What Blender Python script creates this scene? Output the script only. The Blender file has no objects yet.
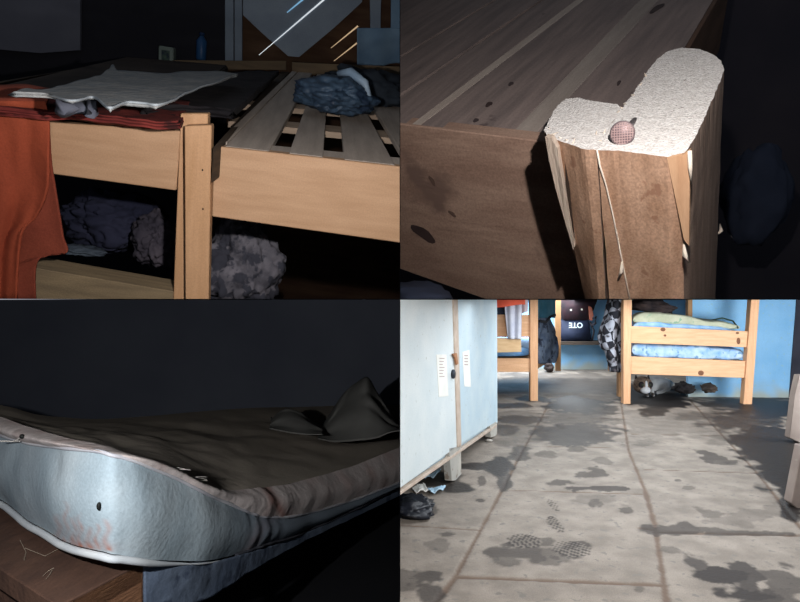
import bpy, bmesh, math, random
import numpy as np
from mathutils import Vector, Matrix, Euler, noise
random.seed(7)
S = bpy.context.scene
COL = S.collection

# ------------------------------------------------------------------ camera, world, lights
F, PX, PY, H = 620.0, 400.0, 299.3, 0.85
cd = bpy.data.cameras.new('camera'); cam = bpy.data.objects.new('camera', cd); COL.objects.link(cam)
cam.location = (0, 0, H); cam.rotation_euler = (math.pi/2, 0, 0)
cd.sensor_width = 36; cd.lens = 36*F/800; cd.shift_y = -1.7/800; cd.clip_start = .02
S.camera = cam
S.view_settings.view_transform = 'Standard'; S.view_settings.look = 'None'
S.view_settings.gamma = 1; S.view_settings.use_curve_mapping = False
S.view_settings.exposure = 0.0
W = bpy.data.worlds.new('world'); S.world = W; W.use_nodes = True
W.node_tree.nodes['Background'].inputs[0].default_value = (.75, .85, 1, 1)
W.node_tree.nodes['Background'].inputs[1].default_value = .11

def lamp(name, kind, loc, aim, power, col=(1, 1, 1), size=.03, angle=80, blend=.4):
    l = bpy.data.lights.new(name, kind); l.energy = power; l.color = col
    o = bpy.data.objects.new(name, l); COL.objects.link(o); o.location = loc
    o.rotation_euler = (Vector(aim)-Vector(loc)).to_track_quat('-Z', 'Y').to_euler()
    if kind == 'SPOT':
        l.spot_size = math.radians(angle); l.spot_blend = blend; l.shadow_soft_size = size
    elif kind == 'AREA':
        l.size = size
    return o
# one flash per picture, each held inside its own bay
lamp('flash_bunks', 'SPOT', (-.10, .62, 1.06), (-.50, 1.75, 1.12), 38, (1, .955, .94), .012, 125, .8)
lamp('flash_post', 'SPOT', (.20, .42, 1.12), (.40, 1.1, 1.12), 19.5, (1, .96, .94), .008, 120, .9)
lamp('flash_mattress', 'SPOT', (-.37, .42, .79), (-.44, 1.1, .62), 25, (.94, .97, 1), .01, 115, .9)
lamp('flash_room', 'SPOT', (.42, .75, .80), (.75, 2.9, .36), 76, (1, .98, .96), .03, 120, .6)
lamp('window_daylight', 'AREA', (1.1, 2.5, .84), (1.1, 2.5001, 0), 21, (.9, .95, 1), 1.4)  # added fill facing down under the divider, no window here
lamp('window_daylight_middle', 'AREA', (1.5, 4.2, .84), (1.5, 4.2001, 0), 24, (.9, .96, 1), 1.4)  # added fill for the middle of the room
lamp('window_daylight_far', 'AREA', (1.5, 6.85, .84), (1.5, 6.8501, 0), 52, (.9, .96, 1), 1.1)  # added fill to lift the far wall
lamp('window_daylight_right', 'AREA', (3.0, 3.5, .45), (1.0, 7.2, .45), 36, (.92, .97, 1), .75)  # unseen fill added beyond the frame to brighten the back wall

# ------------------------------------------------------------------ geometry helpers
C = Vector((0, 0, H))
def ray(x, y): return Vector(((x-PX)/F, 1.0, (PY-y)/F))
def P(x, y, D): return C+ray(x, y)*D
def hit(x, y, p0, n):
    r = ray(x, y); return C+r*((p0-C).dot(n)/r.dot(n))
UP = Vector((0, 0, 1))
def floorpt(x, y, z=0.0): return hit(x, y, Vector((0, 0, z)), UP)

class Frame:
    def __init__(s, w):
        w = Vector(w); s.M = Matrix.Rotation(w.length, 3, w.normalized())
        s.a, s.b, s.c = s.M.col[0].copy(), s.M.col[1].copy(), s.M.col[2].copy()
    def on(s, x, y, ax, d):
        n = getattr(s, ax); r = ray(x, y); return C+r*(d/r.dot(n))
    def comp(s, p, ax): return (p-C).dot(getattr(s, ax))

def lin(h):
    h = h.lstrip('#'); v = [int(h[i:i+2], 16)/255 for i in (0, 2, 4)]
    return tuple(((c/12.92) if c <= .04045 else ((c+.055)/1.055)**2.4) for c in v)+(1,)

_m = {}
def mat(name, c1, c2=None, scale=8, rough=.75, frame=None, stretch=(1, 1, 1), bump=.0, bscale=60, spots=None, detail=4,
        attr=None, lo=.35, hi=.65, metal=0, emit=0, spec=.3, grainy=0):
    """two-tone procedural surface; `frame` turns the pattern to a board's own axes, `stretch` pulls it along them"""
    if name in _m: return _m[name]
    m = bpy.data.materials.new(name); m.use_nodes = True; N = m.node_tree.nodes; L = m.node_tree.links
    B = N['Principled BSDF']; B.inputs['Roughness'].default_value = rough; B.inputs['Metallic'].default_value = metal
    B.inputs['Specular IOR Level'].default_value = spec
    a = lin(c1); b = lin(c2 or c1)
    tc = N.new('ShaderNodeTexCoord'); vec = tc.outputs['Object']
    if frame is not None:
        mp = N.new('ShaderNodeMapping'); mp.inputs['Rotation'].default_value = frame.M.inverted().to_euler(); L.new(vec, mp.inputs[0]); vec = mp.outputs[0]
    ms = N.new('ShaderNodeMapping'); ms.inputs['Scale'].default_value = stretch; L.new(vec, ms.inputs[0]); vec2 = ms.outputs[0]
    nz = N.new('ShaderNodeTexNoise'); nz.inputs['Scale'].default_value = scale; nz.inputs['Detail'].default_value = detail; L.new(vec2, nz.inputs['Vector'])
    rp = N.new('ShaderNodeValToRGB'); L.new(nz.outputs[0], rp.inputs[0])
    rp.color_ramp.elements[0].position = lo; rp.color_ramp.elements[0].color = a
    rp.color_ramp.elements[1].position = hi; rp.color_ramp.elements[1].color = b
    out = rp.outputs[0]
    if grainy:
        n2 = N.new('ShaderNodeTexNoise'); n2.inputs['Scale'].default_value = 260; n2.inputs['Detail'].default_value = 2; L.new(vec, n2.inputs['Vector'])
        r2 = N.new('ShaderNodeMapRange'); r2.inputs[1].default_value = .3; r2.inputs[2].default_value = .7
        r2.inputs[3].default_value = 1-grainy; r2.inputs[4].default_value = 1+grainy; L.new(n2.outputs[0], r2.inputs[0])
        mm = N.new('ShaderNodeVectorMath'); mm.operation = 'SCALE'; L.new(out, mm.inputs[0]); L.new(r2.outputs[0], mm.inputs['Scale']); out = mm.outputs[0]
    if spots:
        v = N.new('ShaderNodeTexNoise'); v.inputs['Scale'].default_value = spots[0]; v.inputs['Detail'].default_value = 5
        L.new(vec, v.inputs['Vector'])
        r = N.new('ShaderNodeValToRGB'); r.color_ramp.elements[0].position = spots[2]; r.color_ramp.elements[1].position = spots[2]+.06
        L.new(v.outputs[0], r.inputs[0]); mx = N.new('ShaderNodeMixRGB'); L.new(r.outputs[0], mx.inputs[0]); L.new(out, mx.inputs[1])
        mx.inputs[2].default_value = lin(spots[1]); out = mx.outputs[0]
    for (an, colr) in (attr or []):
        at = N.new('ShaderNodeAttribute'); at.attribute_name = an
        mx = N.new('ShaderNodeMixRGB'); L.new(at.outputs['Fac'], mx.inputs[0]); L.new(out, mx.inputs[1]); mx.inputs[2].default_value = lin(colr); out = mx.outputs[0]
    L.new(out, B.inputs['Base Color'])
    if bump:
        n3 = N.new('ShaderNodeTexNoise'); n3.inputs['Scale'].default_value = bscale; n3.inputs['Detail'].default_value = 5; L.new(vec2, n3.inputs['Vector'])
        bp = N.new('ShaderNodeBump'); bp.inputs['Strength'].default_value = bump; bp.inputs['Distance'].default_value = .01
        L.new(n3.outputs[0], bp.inputs['Height']); L.new(bp.outputs[0], B.inputs['Normal'])
    if emit:
        B.inputs['Emission Color'].default_value = a; B.inputs['Emission Strength'].default_value = emit
    _m[name] = m; return m

BAYS = {'TL': ((-1, 0, 0), (0, 0, 1)), 'TR': ((1, 0, 0), (0, 0, 1)), 'BL': ((-1, 0, 0), (0, 0, -1)), 'BR': ((1, 0, 0), (0, 0, -1))}
BAY = 'TL'; EPS = .0005
def clip(bm):
    for n in BAYS[BAY]:
        n = Vector(n); co = (C if n.z else Vector((0, 0, 0)))+n*EPS
        if all((v.co-co).dot(n) >= 0 for v in bm.verts): continue
        r = bmesh.ops.bisect_plane(bm, geom=bm.verts[:]+bm.edges[:]+bm.faces[:], dist=1e-6, plane_co=co, plane_no=n, clear_inner=True)
        ed = [e for e in r['geom_cut'] if isinstance(e, bmesh.types.BMEdge) and e.is_valid and e.is_boundary]
        if ed:
            try: bmesh.ops.holes_fill(bm, edges=ed, sides=0)
            except Exception: pass

def obj(name, bm, m, parent=None, smooth=False, keep=False):
    if not keep: clip(bm)
    bmesh.ops.recalc_face_normals(bm, faces=bm.faces[:]) if smooth != 'raw' else None
    if parent is not None: org = parent_world(parent)
    else:
        if bm.verts:
            lo = [min(v.co[i] for v in bm.verts) for i in range(3)]; hi = [max(v.co[i] for v in bm.verts) for i in range(3)]
            org = Vector(((lo[0]+hi[0])/2, (lo[1]+hi[1])/2, lo[2]))
        else: org = Vector()
    for v in bm.verts: v.co -= org
    me = bpy.data.meshes.new(name); bm.to_mesh(me); bm.free()
    me.materials.append(m)
    if smooth:
        for p in me.polygons: p.use_smooth = True
    o = bpy.data.objects.new(name, me); COL.objects.link(o)
    if parent is not None: o.parent = parent
    else: o.location = org
    return o
def parent_world(p):
    v = Vector()
    while p is not None: v += p.location; p = p.parent
    return v
def tag(o, label, cat, group=None, kind=None):
    o['label'] = label; o['category'] = cat
    if group: o['group'] = group
    if kind: o['kind'] = kind
    return o
def thing(name, loc, label, cat, group=None):
    o = bpy.data.objects.new(name, None); COL.objects.link(o); o.location = loc; o.empty_display_size = .05
    return tag(o, label, cat, group)
def struct(name, bm, m, keep=False, smooth=False):
    o = obj(name, bm, m, None, smooth, keep); o['kind'] = 'structure'; return o
def lab(o, t): o['label'] = t; return o

def prism(pts, vec, bev=0.0, seg=1, bm=None, jit=0):
    """closed solid: a polygon swept by vec (a vector, or one end point per corner)"""
    own = bm is None
    if own: bm = bmesh.new()
    a = [bm.verts.new(p) for p in pts]
    b = [bm.verts.new(q) for q in (vec if isinstance(vec, list) else [p+vec for p in pts])]
    n = len(a); fs = [bm.faces.new(a), bm.faces.new(b[::-1])]
    for i in range(n): fs.append(bm.faces.new((a[i], b[i], b[(i+1) % n], a[(i+1) % n])))
    if bev and own: bmesh.ops.bevel(bm, geom=bm.edges[:], offset=bev, segments=seg, affect='EDGES', clamp_overlap=True)
    return bm
def box(lo, hi, bev=0, bm=None):
    lo, hi = Vector(lo), Vector(hi)
    pts = [Vector((lo.x, lo.y, lo.z)), Vector((hi.x, lo.y, lo.z)), Vector((hi.x, hi.y, lo.z)), Vector((lo.x, hi.y, lo.z))]
    return prism(pts, Vector((0, 0, hi.z-lo.z)), bev, 1, bm)
def tube(path, r, seg=8, bm=None):
    bm = bm or bmesh.new(); rings = []
    for i, p in enumerate(path):
        t = (path[min(i+1, len(path)-1)]-path[max(i-1, 0)]).normalized()
        u = t.cross(UP if abs(t.z) < .9 else Vector((1, 0, 0))).normalized(); w = t.cross(u)
        rr = r[i] if isinstance(r, (list, tuple)) else r
        rings.append([bm.verts.new(p+(u*math.cos(k*2*math.pi/seg)+w*math.sin(k*2*math.pi/seg))*rr) for k in range(seg)])
    for A, B_ in zip(rings, rings[1:]):
        for k in range(seg): bm.faces.new((A[k], A[(k+1) % seg], B_[(k+1) % seg], B_[k]))
    bm.faces.new(rings[0][::-1]); bm.faces.new(rings[-1]); return bm
def cr(pts, t):
    """Catmull-Rom through pts (tuples or Vectors), t in 0..1"""
    n = len(pts)-1; x = min(max(t, 0), 1)*n; i = min(int(x), n-1); u = x-i
    p0, p1, p2, p3 = (Vector(pts[max(i-1, 0)]), Vector(pts[i]), Vector(pts[i+1]), Vector(pts[min(i+2, n)]))
    return .5*((2*p1)+(p2-p0)*u+(2*p0-5*p1+4*p2-p3)*u*u+(3*p1-p0-3*p2+p3)*u**3)
def fn(p, s, seed=0): return noise.noise(Vector((p.x*s+seed*7.1, p.y*s+seed*3.3, p.z*s+seed)))
def surf(fun, nu, nv, thick=0, bm=None):
    bm = bm or bmesh.new()
    g = [[bm.verts.new(fun(i/nu, j/nv)) for j in range(nv+1)] for i in range(nu+1)]
    fs = [bm.faces.new((g[i][j], g[i+1][j], g[i+1][j+1], g[i][j+1])) for i in range(nu) for j in range(nv)]
    if thick: bmesh.ops.recalc_face_normals(bm, faces=fs); bmesh.ops.solidify(bm, geom=fs, thickness=thick)
    return bm
def rows(R, amp=0, s=20, seed=0, ndir=UP):
    """smooth sheet through rows of points"""
    def f(u, v):
        p = cr([cr(r, v) for r in R], u)
        return p+ndir*(amp*fn(p, s, seed)+amp*.5*fn(p, s*2.3, seed+3)) if amp else p
    return f
def blob(cen, ax, amp=.25, s=3, seed=0, sub=4, flat=None, crease=.35):
    bm = bmesh.new(); bmesh.ops.create_icosphere(bm, subdivisions=sub, radius=1)
    for v in bm.verts:
        d = v.co.copy(); k = 1+amp*fn(d, s, seed)+amp*.6*abs(fn(d, s*2.1, seed+5))+amp*.25*fn(d, s*5, seed+9)-amp*crease*(1-min(1, abs(fn(Vector((d.x, d.y*2.2, d.z*.7)), s*1.6, seed+2))*5))**2
        q = d*k
        if flat is not None: q.z = max(q.z, flat)
        v.co = cen+ax[0]*q.x+ax[1]*q.y+ax[2]*q.z
    return bm
def lathe(cen, axis, prof, seg=24):
    u = axis.cross(Vector((0, 1, 0.01))).normalized(); w = axis.cross(u).normalized(); bm = bmesh.new()
    R = [[bm.verts.new(cen+axis*h+(u*math.cos(k*2*math.pi/seg)+w*math.sin(k*2*math.pi/seg))*r) for k in range(seg)] for r, h in prof]
    for A, B_ in zip(R, R[1:]):
        for k in range(seg): bm.faces.new((A[k], A[(k+1) % seg], B_[(k+1) % seg], B_[k]))
    bm.faces.new(R[0][::-1]); bm.faces.new(R[-1]); return bm

# ------------------------------------------------------------------ the four bays: dividing walls and outer shell
m_dark = mat('dark_paint', '#17171b', '#1f1d20', 3, .9)
m_dark2 = mat('dark_blue_paint', '#1b1d26', '#25262f', 2, .9)
Y0, Y1 = .55, 8.2
def raw(name, lo, hi, m): return struct(name, box(lo, hi), m, keep=True)
raw('wall_centre', (-.0003, Y0, 0), (.0003, Y1, 3.3), m_dark)  # added divider, keeps each bay's light out of the next
raw('ceiling', (-4.2, Y0, H-.0004), (-.0003, Y1, H+.0004), m_dark)  # added divider between upper and lower bays, blocks their light
raw('ceiling', (.0003, Y0, H-.0004), (4.6, Y1, H+.0004), m_dark)
raw('wall_left', (-4.3, Y0, 0), (-4.2, Y1, 3.3), m_dark)
raw('wall_right', (4.6, Y0, 0), (4.7, Y1, 3.3), m_dark)
raw('wall_back', (-4.2, 3.7, 0), (-.0005, 3.8, H-.002), mat('dim_blue_wall', '#6c6f7c', '#777a85', 2, .95))
raw('wall_back', (.0005, 3.2, H+.002), (4.6, 3.3, 3.3), mat('dim_brown_wall', '#3d3a42', '#4a444a', 2, .95))
raw('wall_back', (-4.2, 7.0, H+.002), (-.0005, 7.1, 3.3), m_dark)

exec_order = []
# ================================================================== TOP LEFT: two bunks by flash
BAY = 'TL'
FT = Frame((.3712, .1341, .1353)); a, b, c = FT.a, FT.b, FT.c
d0 = 1.63
pine = mat('pine_board', '#b89270', '#c49e7c', 5, .6, FT, (1.2, 5, 9), .06, 30, grainy=.07, spec=.35)
pine_v = mat('pine_post', '#ba9069', '#c69c76', 5, .6, FT, (10, 8, 1.0), .06, 30, grainy=.07)
pine_d = mat('pine_slats', '#ab9e92', '#bcafa2', 5, .7, FT, (10, .9, 6), .1, 30, grainy=.1)
oldwood = mat('old_rail_wood', '#3c332c', '#544637', 5, .8, FT, (10, 1, 10), .2)
greywood = mat('worn_rail_top', '#74654f', '#8c7a5e', 5, .8, FT, (1.2, 10, 8), .2, grainy=.1)
def bq(pts, d): return [FT.on(x, y, 'b', d) for x, y in pts]
def pq(pts, pl, off=0): return [hit(x, y, pl[0]+pl[1]*off, pl[1]) for x, y in pts]
A1, A2 = FT.on(50, 122.5, 'b', d0), FT.on(179, 131, 'b', d0)
FAR = 2.15
nA = (A2-A1).cross(FT.on(235, 70, 'b', d0+FAR)-A1).normalized(); planeA = (A1, nA)
B1, B2 = FT.on(214, 146, 'b', d0), FT.on(400, 166.5, 'b', d0)
nB = (B2-B1).cross(FT.on(335, 74, 'b', d0+FAR)-B1).normalized(); planeB = (B1, nB)

bedA = thing('bunk_bed', FT.on(120, 300, 'b', d0), 'left wooden bunk bed carrying rumpled bedding, its end rail beside the double post', 'bed')
obj('end_rail', prism(bq([(-30, 117), (181, 131), (176, 190.5), (-30, 163)], d0), b*.035, .002), pine, bedA)
obj('lower_rail', prism(bq([(0, 262), (182, 293), (182, 330), (0, 305)], d0), b*.085, .002), greywood, bedA)
post = obj('post', prism(bq([(184.5, 126), (211.5, 125), (208, 330), (185.5, 330)], d0-.045), b*.036, .002), pine_v, bedA)
obj('post_backing_board', prism(bq([(180.5, 113.5), (208, 113.5), (205, 330), (172, 330)], d0-.003), b*.035, .002), pine_v, bedA)
for x, y in ((202.5, 170), (203, 209)): obj('screw_hole', prism([FT.on(x+.9*math.cos(k), y+1.1*math.sin(k), 'b', d0-.0455) for k in range(6)], b*-.0008), mat('hole', '#201510'), post)
obj('side_rail', prism(pq([(213, 147), (228, 138), (291, 70), (284, 68)], planeA, -.02), c*-.09, .002), oldwood, bedA)
obj('side_rail', prism(pq([(-40, 90), (-30, 86), (100, 66), (96, 65)], planeA, -.02), c*-.09, .002), oldwood, bedA)
dfar = FT.comp(hit(270, 69, *planeA), 'b')
obj('far_rail', prism(bq([(150, 60), (286, 61), (286, 70), (150, 69)], dfar), b*.03, .002), mat('far_board', '#6a5a47', '#7d6a51', 5, .8, FT, (1, 8, 8)), bedA)
obj('mattress_base', prism(pq([(-30, 119), (178, 133), (282, 73), (100, 70)], planeA, -.06), nA*-.03, 0), oldwood, bedA)

bedB = thing('bunk_bed', FT.on(300, 235, 'b', d0), 'right wooden bunk bed with bare slats and a wide pale end rail', 'bed')
obj('end_rail', prism(bq([(214, 146), (430, 170), (430, 247), (212, 216.5)], d0), b*.035, .002), pine, bedB)
obj('side_rail', prism(pq([(218, 141), (227, 142), (297, 72), (292, 71)], planeB, .004), c*-.07, .002), pine_d, bedB)
slat_px = [[(225, 146.0), (269, 151), (312, 73), (298, 72)],
           [(289, 153), (323, 156.8), (329, 74), (317, 74)],
           [(344.5, 159.2), (395, 164.8), (347, 76), (337, 75)],
           [(410, 166.4), (470, 173), (376, 77), (355, 76)]]
for q in slat_px: obj('slat', prism(pq(q, planeB), nB*-.018, .0015), pine_d, bedB)
obj('front_board', prism(pq([(217, 145), (440, 169.6), (435, 161), (222, 140.5)], planeB, -.004), nB*-.016, .001), pine_d, bedB)
pale_batten = mat('pale_batten', '#a8937f', '#b7a28c', 5, .7, FT, (1, 8, 8))
obj('batten', prism(pq([(228, 121), (428, 142), (422, 134), (230, 116)], planeB, -.02), nB*-.02, .001), pale_batten, bedB)
obj('batten', prism(pq([(240, 104), (405, 117), (400, 112), (243, 100)], planeB, -.02), nB*-.02, .001), pale_batten, bedB)
dfb = FT.comp(hit(330, 75, *planeB), 'b')
obj('far_rail', prism(bq([(292, 62), (330, 64), (440, 68), (440, 79), (292, 74)], dfb), b*.03, .002), _m['far_board'], bedB)

# bedding on the left bunk
red = mat('red_quilt_cloth', '#5c201d', '#7c322c', 18, .95, spots=(22, '#3a1716', .56), bump=.5, bscale=25)
def sheet(low, up, pl, h, amp, s, seed, nu=60, nv=26, edge=.03):
    def f(u, v):
        p2 = cr([Vector((x, y, 0)) for x, y in low], u); q2 = cr([Vector((x, y, 0)) for x, y in up], u)
        r = p2.lerp(q2, v); hh = h*(1-(1-min(1, v/.18))**2*edge/.03)
        p = hit(r.x, r.y, pl[0]+pl[1]*hh, pl[1])
        return p+pl[1]*(amp*fn(p, s, seed)+amp*.5*fn(p, s*2.2, seed+2))
    return f
o = obj('quilt', surf(sheet([(-30, 112), (20, 116), (60, 119), (100, 122), (140, 127), (178, 129)], [(-30, 98), (20, 95), (60, 92), (100, 92), (150, 96), (190, 101)], planeA, .035, .008, 9, 1, edge=.02), 70, 24, .012), red, None, True)
tag(o, 'dark red quilt lying on the left bunk under the pale blanket', 'quilt')
mn = pq([(-30, 114), (176, 128)], planeA, -.055); dA = (FT.on(235, 70, 'b', d0+FAR)-hit(176, 131, *planeA))*.95
o = obj('mattress', prism([mn[0], mn[1], mn[1]+dA, mn[0]+dA], nA*.06, .008, 2), mat('dim_brown_ticking', '#3d342f', '#4c413a', 6, .9), None)
tag(o, 'thin dark brown mattress under the bedding of the left bunk', 'mattress')
darkc = mat('dark_blanket_cloth', '#1d1b1f', '#312c2e', 10, .95, bump=.5, bscale=20)
o = obj('blanket', surf(sheet([(152, 120), (164, 118), (178, 117), (200, 116), (214, 118), (224, 120)], [(120, 86), (160, 78), (200, 74), (240, 71), (262, 70), (279, 70)], planeA, .035, .010, 6, 6), 50, 26, .02), darkc, None, True)
tag(o, 'dark blanket heaped along the right edge of the left bunk', 'blanket')
o = obj('cloth', surf(sheet([(55, 114), (66, 112), (80, 112), (98, 113)], [(60, 101), (70, 100), (85, 99), (97, 100)], planeA, .06, .015, 14, 9), 20, 10, .01), mat('grey_rag', '#3f4350', '#52545e', 14, .9), None, True)
tag(o, 'small dark grey rag peeping out below the pale blanket edge', 'cloth')
white = mat('pale_fleece', '#8b9092', '#a09f9c', 30, .95, bump=.3, bscale=60, grainy=.12)
lowc = [(15, 95), (26, 95), (36, 95), (47, 96), (58, 99.5), (68, 103), (78, 103), (88, 99.5), (96, 100), (103, 106), (110, 110), (118, 107), (127, 104), (137, 104.5), (147, 105.5), (157, 107), (168, 104), (181, 97), (196, 90), (214, 84), (236, 76)]
upc = [(16, 91), (26, 88), (38, 89), (50, 88), (60, 85), (72, 82), (84, 79), (94, 76), (101, 74), (108, 69), (113, 65), (118, 70), (128, 70), (138, 70), (150, 72), (160, 73), (170, 72), (184, 71), (200, 71), (218, 71), (238, 73)]
bl = thing('blanket', hit(120, 110, *planeA), 'pale fleecy blanket spread over the red quilt on the left bunk', 'blanket')
fw = sheet(lowc, upc, planeA, .085, .004, 7, 4, edge=.002)
obj('cover', surf(fw, 110, 24, .006), white, bl, True)
obj('hem', tube([fw(i/110, 0.0)+nA*.004 for i in range(111)], .0028, 6), mat('white_hem', '#98a0a6', '#a8aeb2', 40, .9), bl, True)

# orange cloth over the left end of the rail
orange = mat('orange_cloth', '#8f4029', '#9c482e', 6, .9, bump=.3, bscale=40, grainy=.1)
orange_d = mat('orange_cloth_shaded_weave', '#7a3828', '#86402e', 8, .95, bump=.3, bscale=40, grainy=.12)  # same cloth darkened: shade on the rear and top folds in its colour
oc = thing('cloth', FT.on(20, 300, 'b', d0-.03), 'orange red cloth hanging over the end of the left bunk', 'cloth')
def hang(L, R_, d, pleat, k, seed):
    def f(u, v):
        l = cr([Vector((x, y, 0)) for x, y in L], v); r = cr([Vector((x, y, 0)) for x, y in R_], v); p2 = l.lerp(r, u)
        dd = d+pleat*(math.sin(u*k+1.5*math.sin(v*2.3)+seed)*.6+fn(Vector((u*4, v*3, seed)), 1.2)*1.1)*min(1, .25+v)
        return FT.on(p2.x, p2.y, 'b', dd)
    return f
obj('front_fold', surf(hang([(-40, 100), (-40, 120), (-40, 160), (-40, 200), (-40, 240), (-40, 280), (-40, 320)], [(46, 101), (50, 122), (50, 150), (49, 188), (38, 216), (22, 238), (17, 320)], d0-.045, .018, 9, 0), 50, 60, .006), orange, oc, True)
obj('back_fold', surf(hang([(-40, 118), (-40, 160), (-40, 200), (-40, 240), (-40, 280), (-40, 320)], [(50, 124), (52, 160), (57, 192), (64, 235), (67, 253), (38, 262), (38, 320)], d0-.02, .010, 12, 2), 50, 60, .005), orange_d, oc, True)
def over(u, v):
    p = hang([(-40, 100)]*2, [(46, 101)]*2, d0-.045, .0, 9, 0)(u, 0)
    q = hit(-40+u*105, 92+u*3-6*math.sin(u*3), planeA[0]+nA*.06, nA)
    return p.lerp(q, v)+nA*(.02*math.sin(v*math.pi)+.008*fn(p+q, 6))
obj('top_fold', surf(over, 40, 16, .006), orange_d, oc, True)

# things in the gloom under the beds
def tblob(x, y, d, rx, ry, rz, seed, **k):
    return blob(FT.on(x, y, 'b', d), (a*rx, b*rz, c*ry), seed=seed, **k)
plaid = mat('plaid_blanket_cloth', '#55545c', '#85828a', 16, .95, FT, (1, 1, 1), .6, 20, spots=(20, '#44454f', .5))
o = obj('blanket', tblob(243, 272, d0+.42, .125, .17, .10, 3, amp=.3, s=1.8, sub=5, crease=.8), plaid, None, True)
tag(o, 'bulky grey checked blanket bundle stuffed beside the double post, below the slatted bunk', 'blanket')
navy = mat('dim_navy_cloth', '#24273a', '#34364a', 10, .95, bump=.5, bscale=18)
mauve = mat('dim_mauve_cloth', '#3d3a44', '#5a545c', 9, .95, bump=.5, bscale=18)
o = obj('clothes_bundle', tblob(118, 222, d0+.55, .17, .10, .12, 5, amp=.32, s=1.7, sub=5, crease=.9), navy, None, True); tag(o, 'dark navy clothes bundle in the opening below the left end rail', 'clothes')
o = obj('clothes_bundle', tblob(158, 240, d0+.40, .075, .09, .08, 8, amp=.35, s=1.7, sub=5, crease=.9), mauve, None, True); tag(o, 'mauve grey crumpled garment just left of the double post', 'clothes')
o = obj('cloth', tblob(80, 250, d0+.25, .065, .012, .03, 11, amp=.5, s=2.4), mat('dim_slate_cloth', '#3c4450', '#505a64', 9, .9), None, True); tag(o, 'slate grey cloth strip lying behind the lower rail near the orange cloth', 'cloth')

# blue bag and dark jacket on the slats
cB = hit(334, 96, planeB[0]+nB*.07, nB)
bag = thing('cloth_bag', cB-nB*.075, 'crumpled blue plastic bag lying on the bare slats', 'bag')
obj('bag_body', blob(cB, (a*.135, b*.15, nB*.062), .3, 1.5, 21, 5, flat=-.9), mat('blue_bag_film', '#2c3c4e', '#42566a', 9, .5, bump=.5, bscale=9, spots=(12, '#233144', .55)), bag, True)
obj('bag_neck', tube([cB+a*.01+b*.02+nB*.075, cB+a*.05+b*-.01+nB*.088, cB+a*.10+b*-.05+nB*.06, cB+a*.125+b*-.06+nB*.01], [.012, .016, .014, .006], 8), mat('pale_blue_film', '#7d93a8', '#93a5b5', 12, .4), bag, True)
cJ = hit(371, 90, planeB[0]+nB*.05, nB)
o = obj('jacket', blob(cJ, (a*.17, b*.12, nB*.075), .5, 1.8, 31, 4, flat=-.9), mat('dark_jacket_cloth', '#1c222b', '#2a323b', 9, .9, bump=.5, bscale=15), None, True)
tag(o, 'dark jacket lying behind the blue bag on the slatted bunk', 'jacket')

# far wall of the attic
bw = max(dfar, dfb)+.12
wallw = mat('attic_boards', '#4a3426', '#5a4332', 4, .9, FT, (1, 8, 6), .2)
struct('wall_back', prism([FT.on(x, y, 'b', bw+.06) for x, y in ((-120, -120), (520, -120), (520, 330), (-120, 330))], b*.04), wallw)
wp = mat('dark_wall_paint', '#222228', '#2a292f', 2, .95)
struct('wall_left', prism(bq([(-120, -100), (226, -100), (226, 60), (226, 330), (-120, 330)], bw+.03), b*.025), wp)
struct('trim_1', prism(bq([(-60, -30), (80, -30), (80, 50), (40, 53), (-60, 44)], bw), b*.025), mat('grey_panel', '#666873', '#70717b', 3, .95))
steel = mat('grey_blue_sheeting', '#8692a0', '#96a2ae', 5, .7, grainy=.08)
sh = obj('roof_sheet', prism(bq([(243, -60), (243, 15), (262, 33), (288, 56), (299, 57), (335, 27), (362, 2), (380, -60)], bw), b*.02), steel)
sh['kind'] = 'structure'; sh.name = 'ceiling_slope'
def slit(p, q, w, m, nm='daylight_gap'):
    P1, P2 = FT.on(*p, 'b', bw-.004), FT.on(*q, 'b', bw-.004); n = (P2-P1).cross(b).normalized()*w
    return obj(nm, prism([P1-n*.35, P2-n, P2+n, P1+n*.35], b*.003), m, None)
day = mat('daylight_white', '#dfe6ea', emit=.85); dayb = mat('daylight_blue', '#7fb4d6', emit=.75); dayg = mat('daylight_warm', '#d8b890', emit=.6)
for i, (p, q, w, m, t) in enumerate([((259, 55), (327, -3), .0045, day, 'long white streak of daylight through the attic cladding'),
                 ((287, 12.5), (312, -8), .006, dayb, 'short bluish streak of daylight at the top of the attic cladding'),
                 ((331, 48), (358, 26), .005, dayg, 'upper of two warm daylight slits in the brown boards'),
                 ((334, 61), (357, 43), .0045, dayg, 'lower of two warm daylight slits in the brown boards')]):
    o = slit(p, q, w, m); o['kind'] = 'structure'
    o.name = 'window_%d' % (i+1)  # glowing bars added for streaks of daylight in the cladding, not windows
postm = mat('pale_grey_post', '#808c9a', '#8e9aa6', 6, .8)
for i, (x0, x1) in enumerate(((225, 233.5), (234.5, 242))):
    struct('trim_%d' % (i+2), prism(bq([(x0, -60), (x1, -60), (x1, 61), (x0, 61)], bw-.01), b*.03, .002), postm)
struct('trim_4', prism(bq([(369, -60), (382, -60), (380, 66), (371, 66)], bw-.03), b*.03, .002), postm)
bluep = mat('blue_grey_cloth', '#6d8ba6', '#8aa6bd', 5, .85, bump=.3, bscale=14)
o = obj('curtain', surf(lambda u, v: FT.on(357+u*75, 28+v*38+3*math.sin(u*9)*v, 'b', bw-.045+.01*math.sin(u*16)), 50, 16, .004), bluep, None, True)
tag(o, 'pale blue grey curtain hung low across the far attic wall', 'curtain')
struct('trim_5', prism(bq([(391, -60), (440, -60), (440, 40), (391, 40)], bw-.02), b*.02, .002), bluep)

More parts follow.
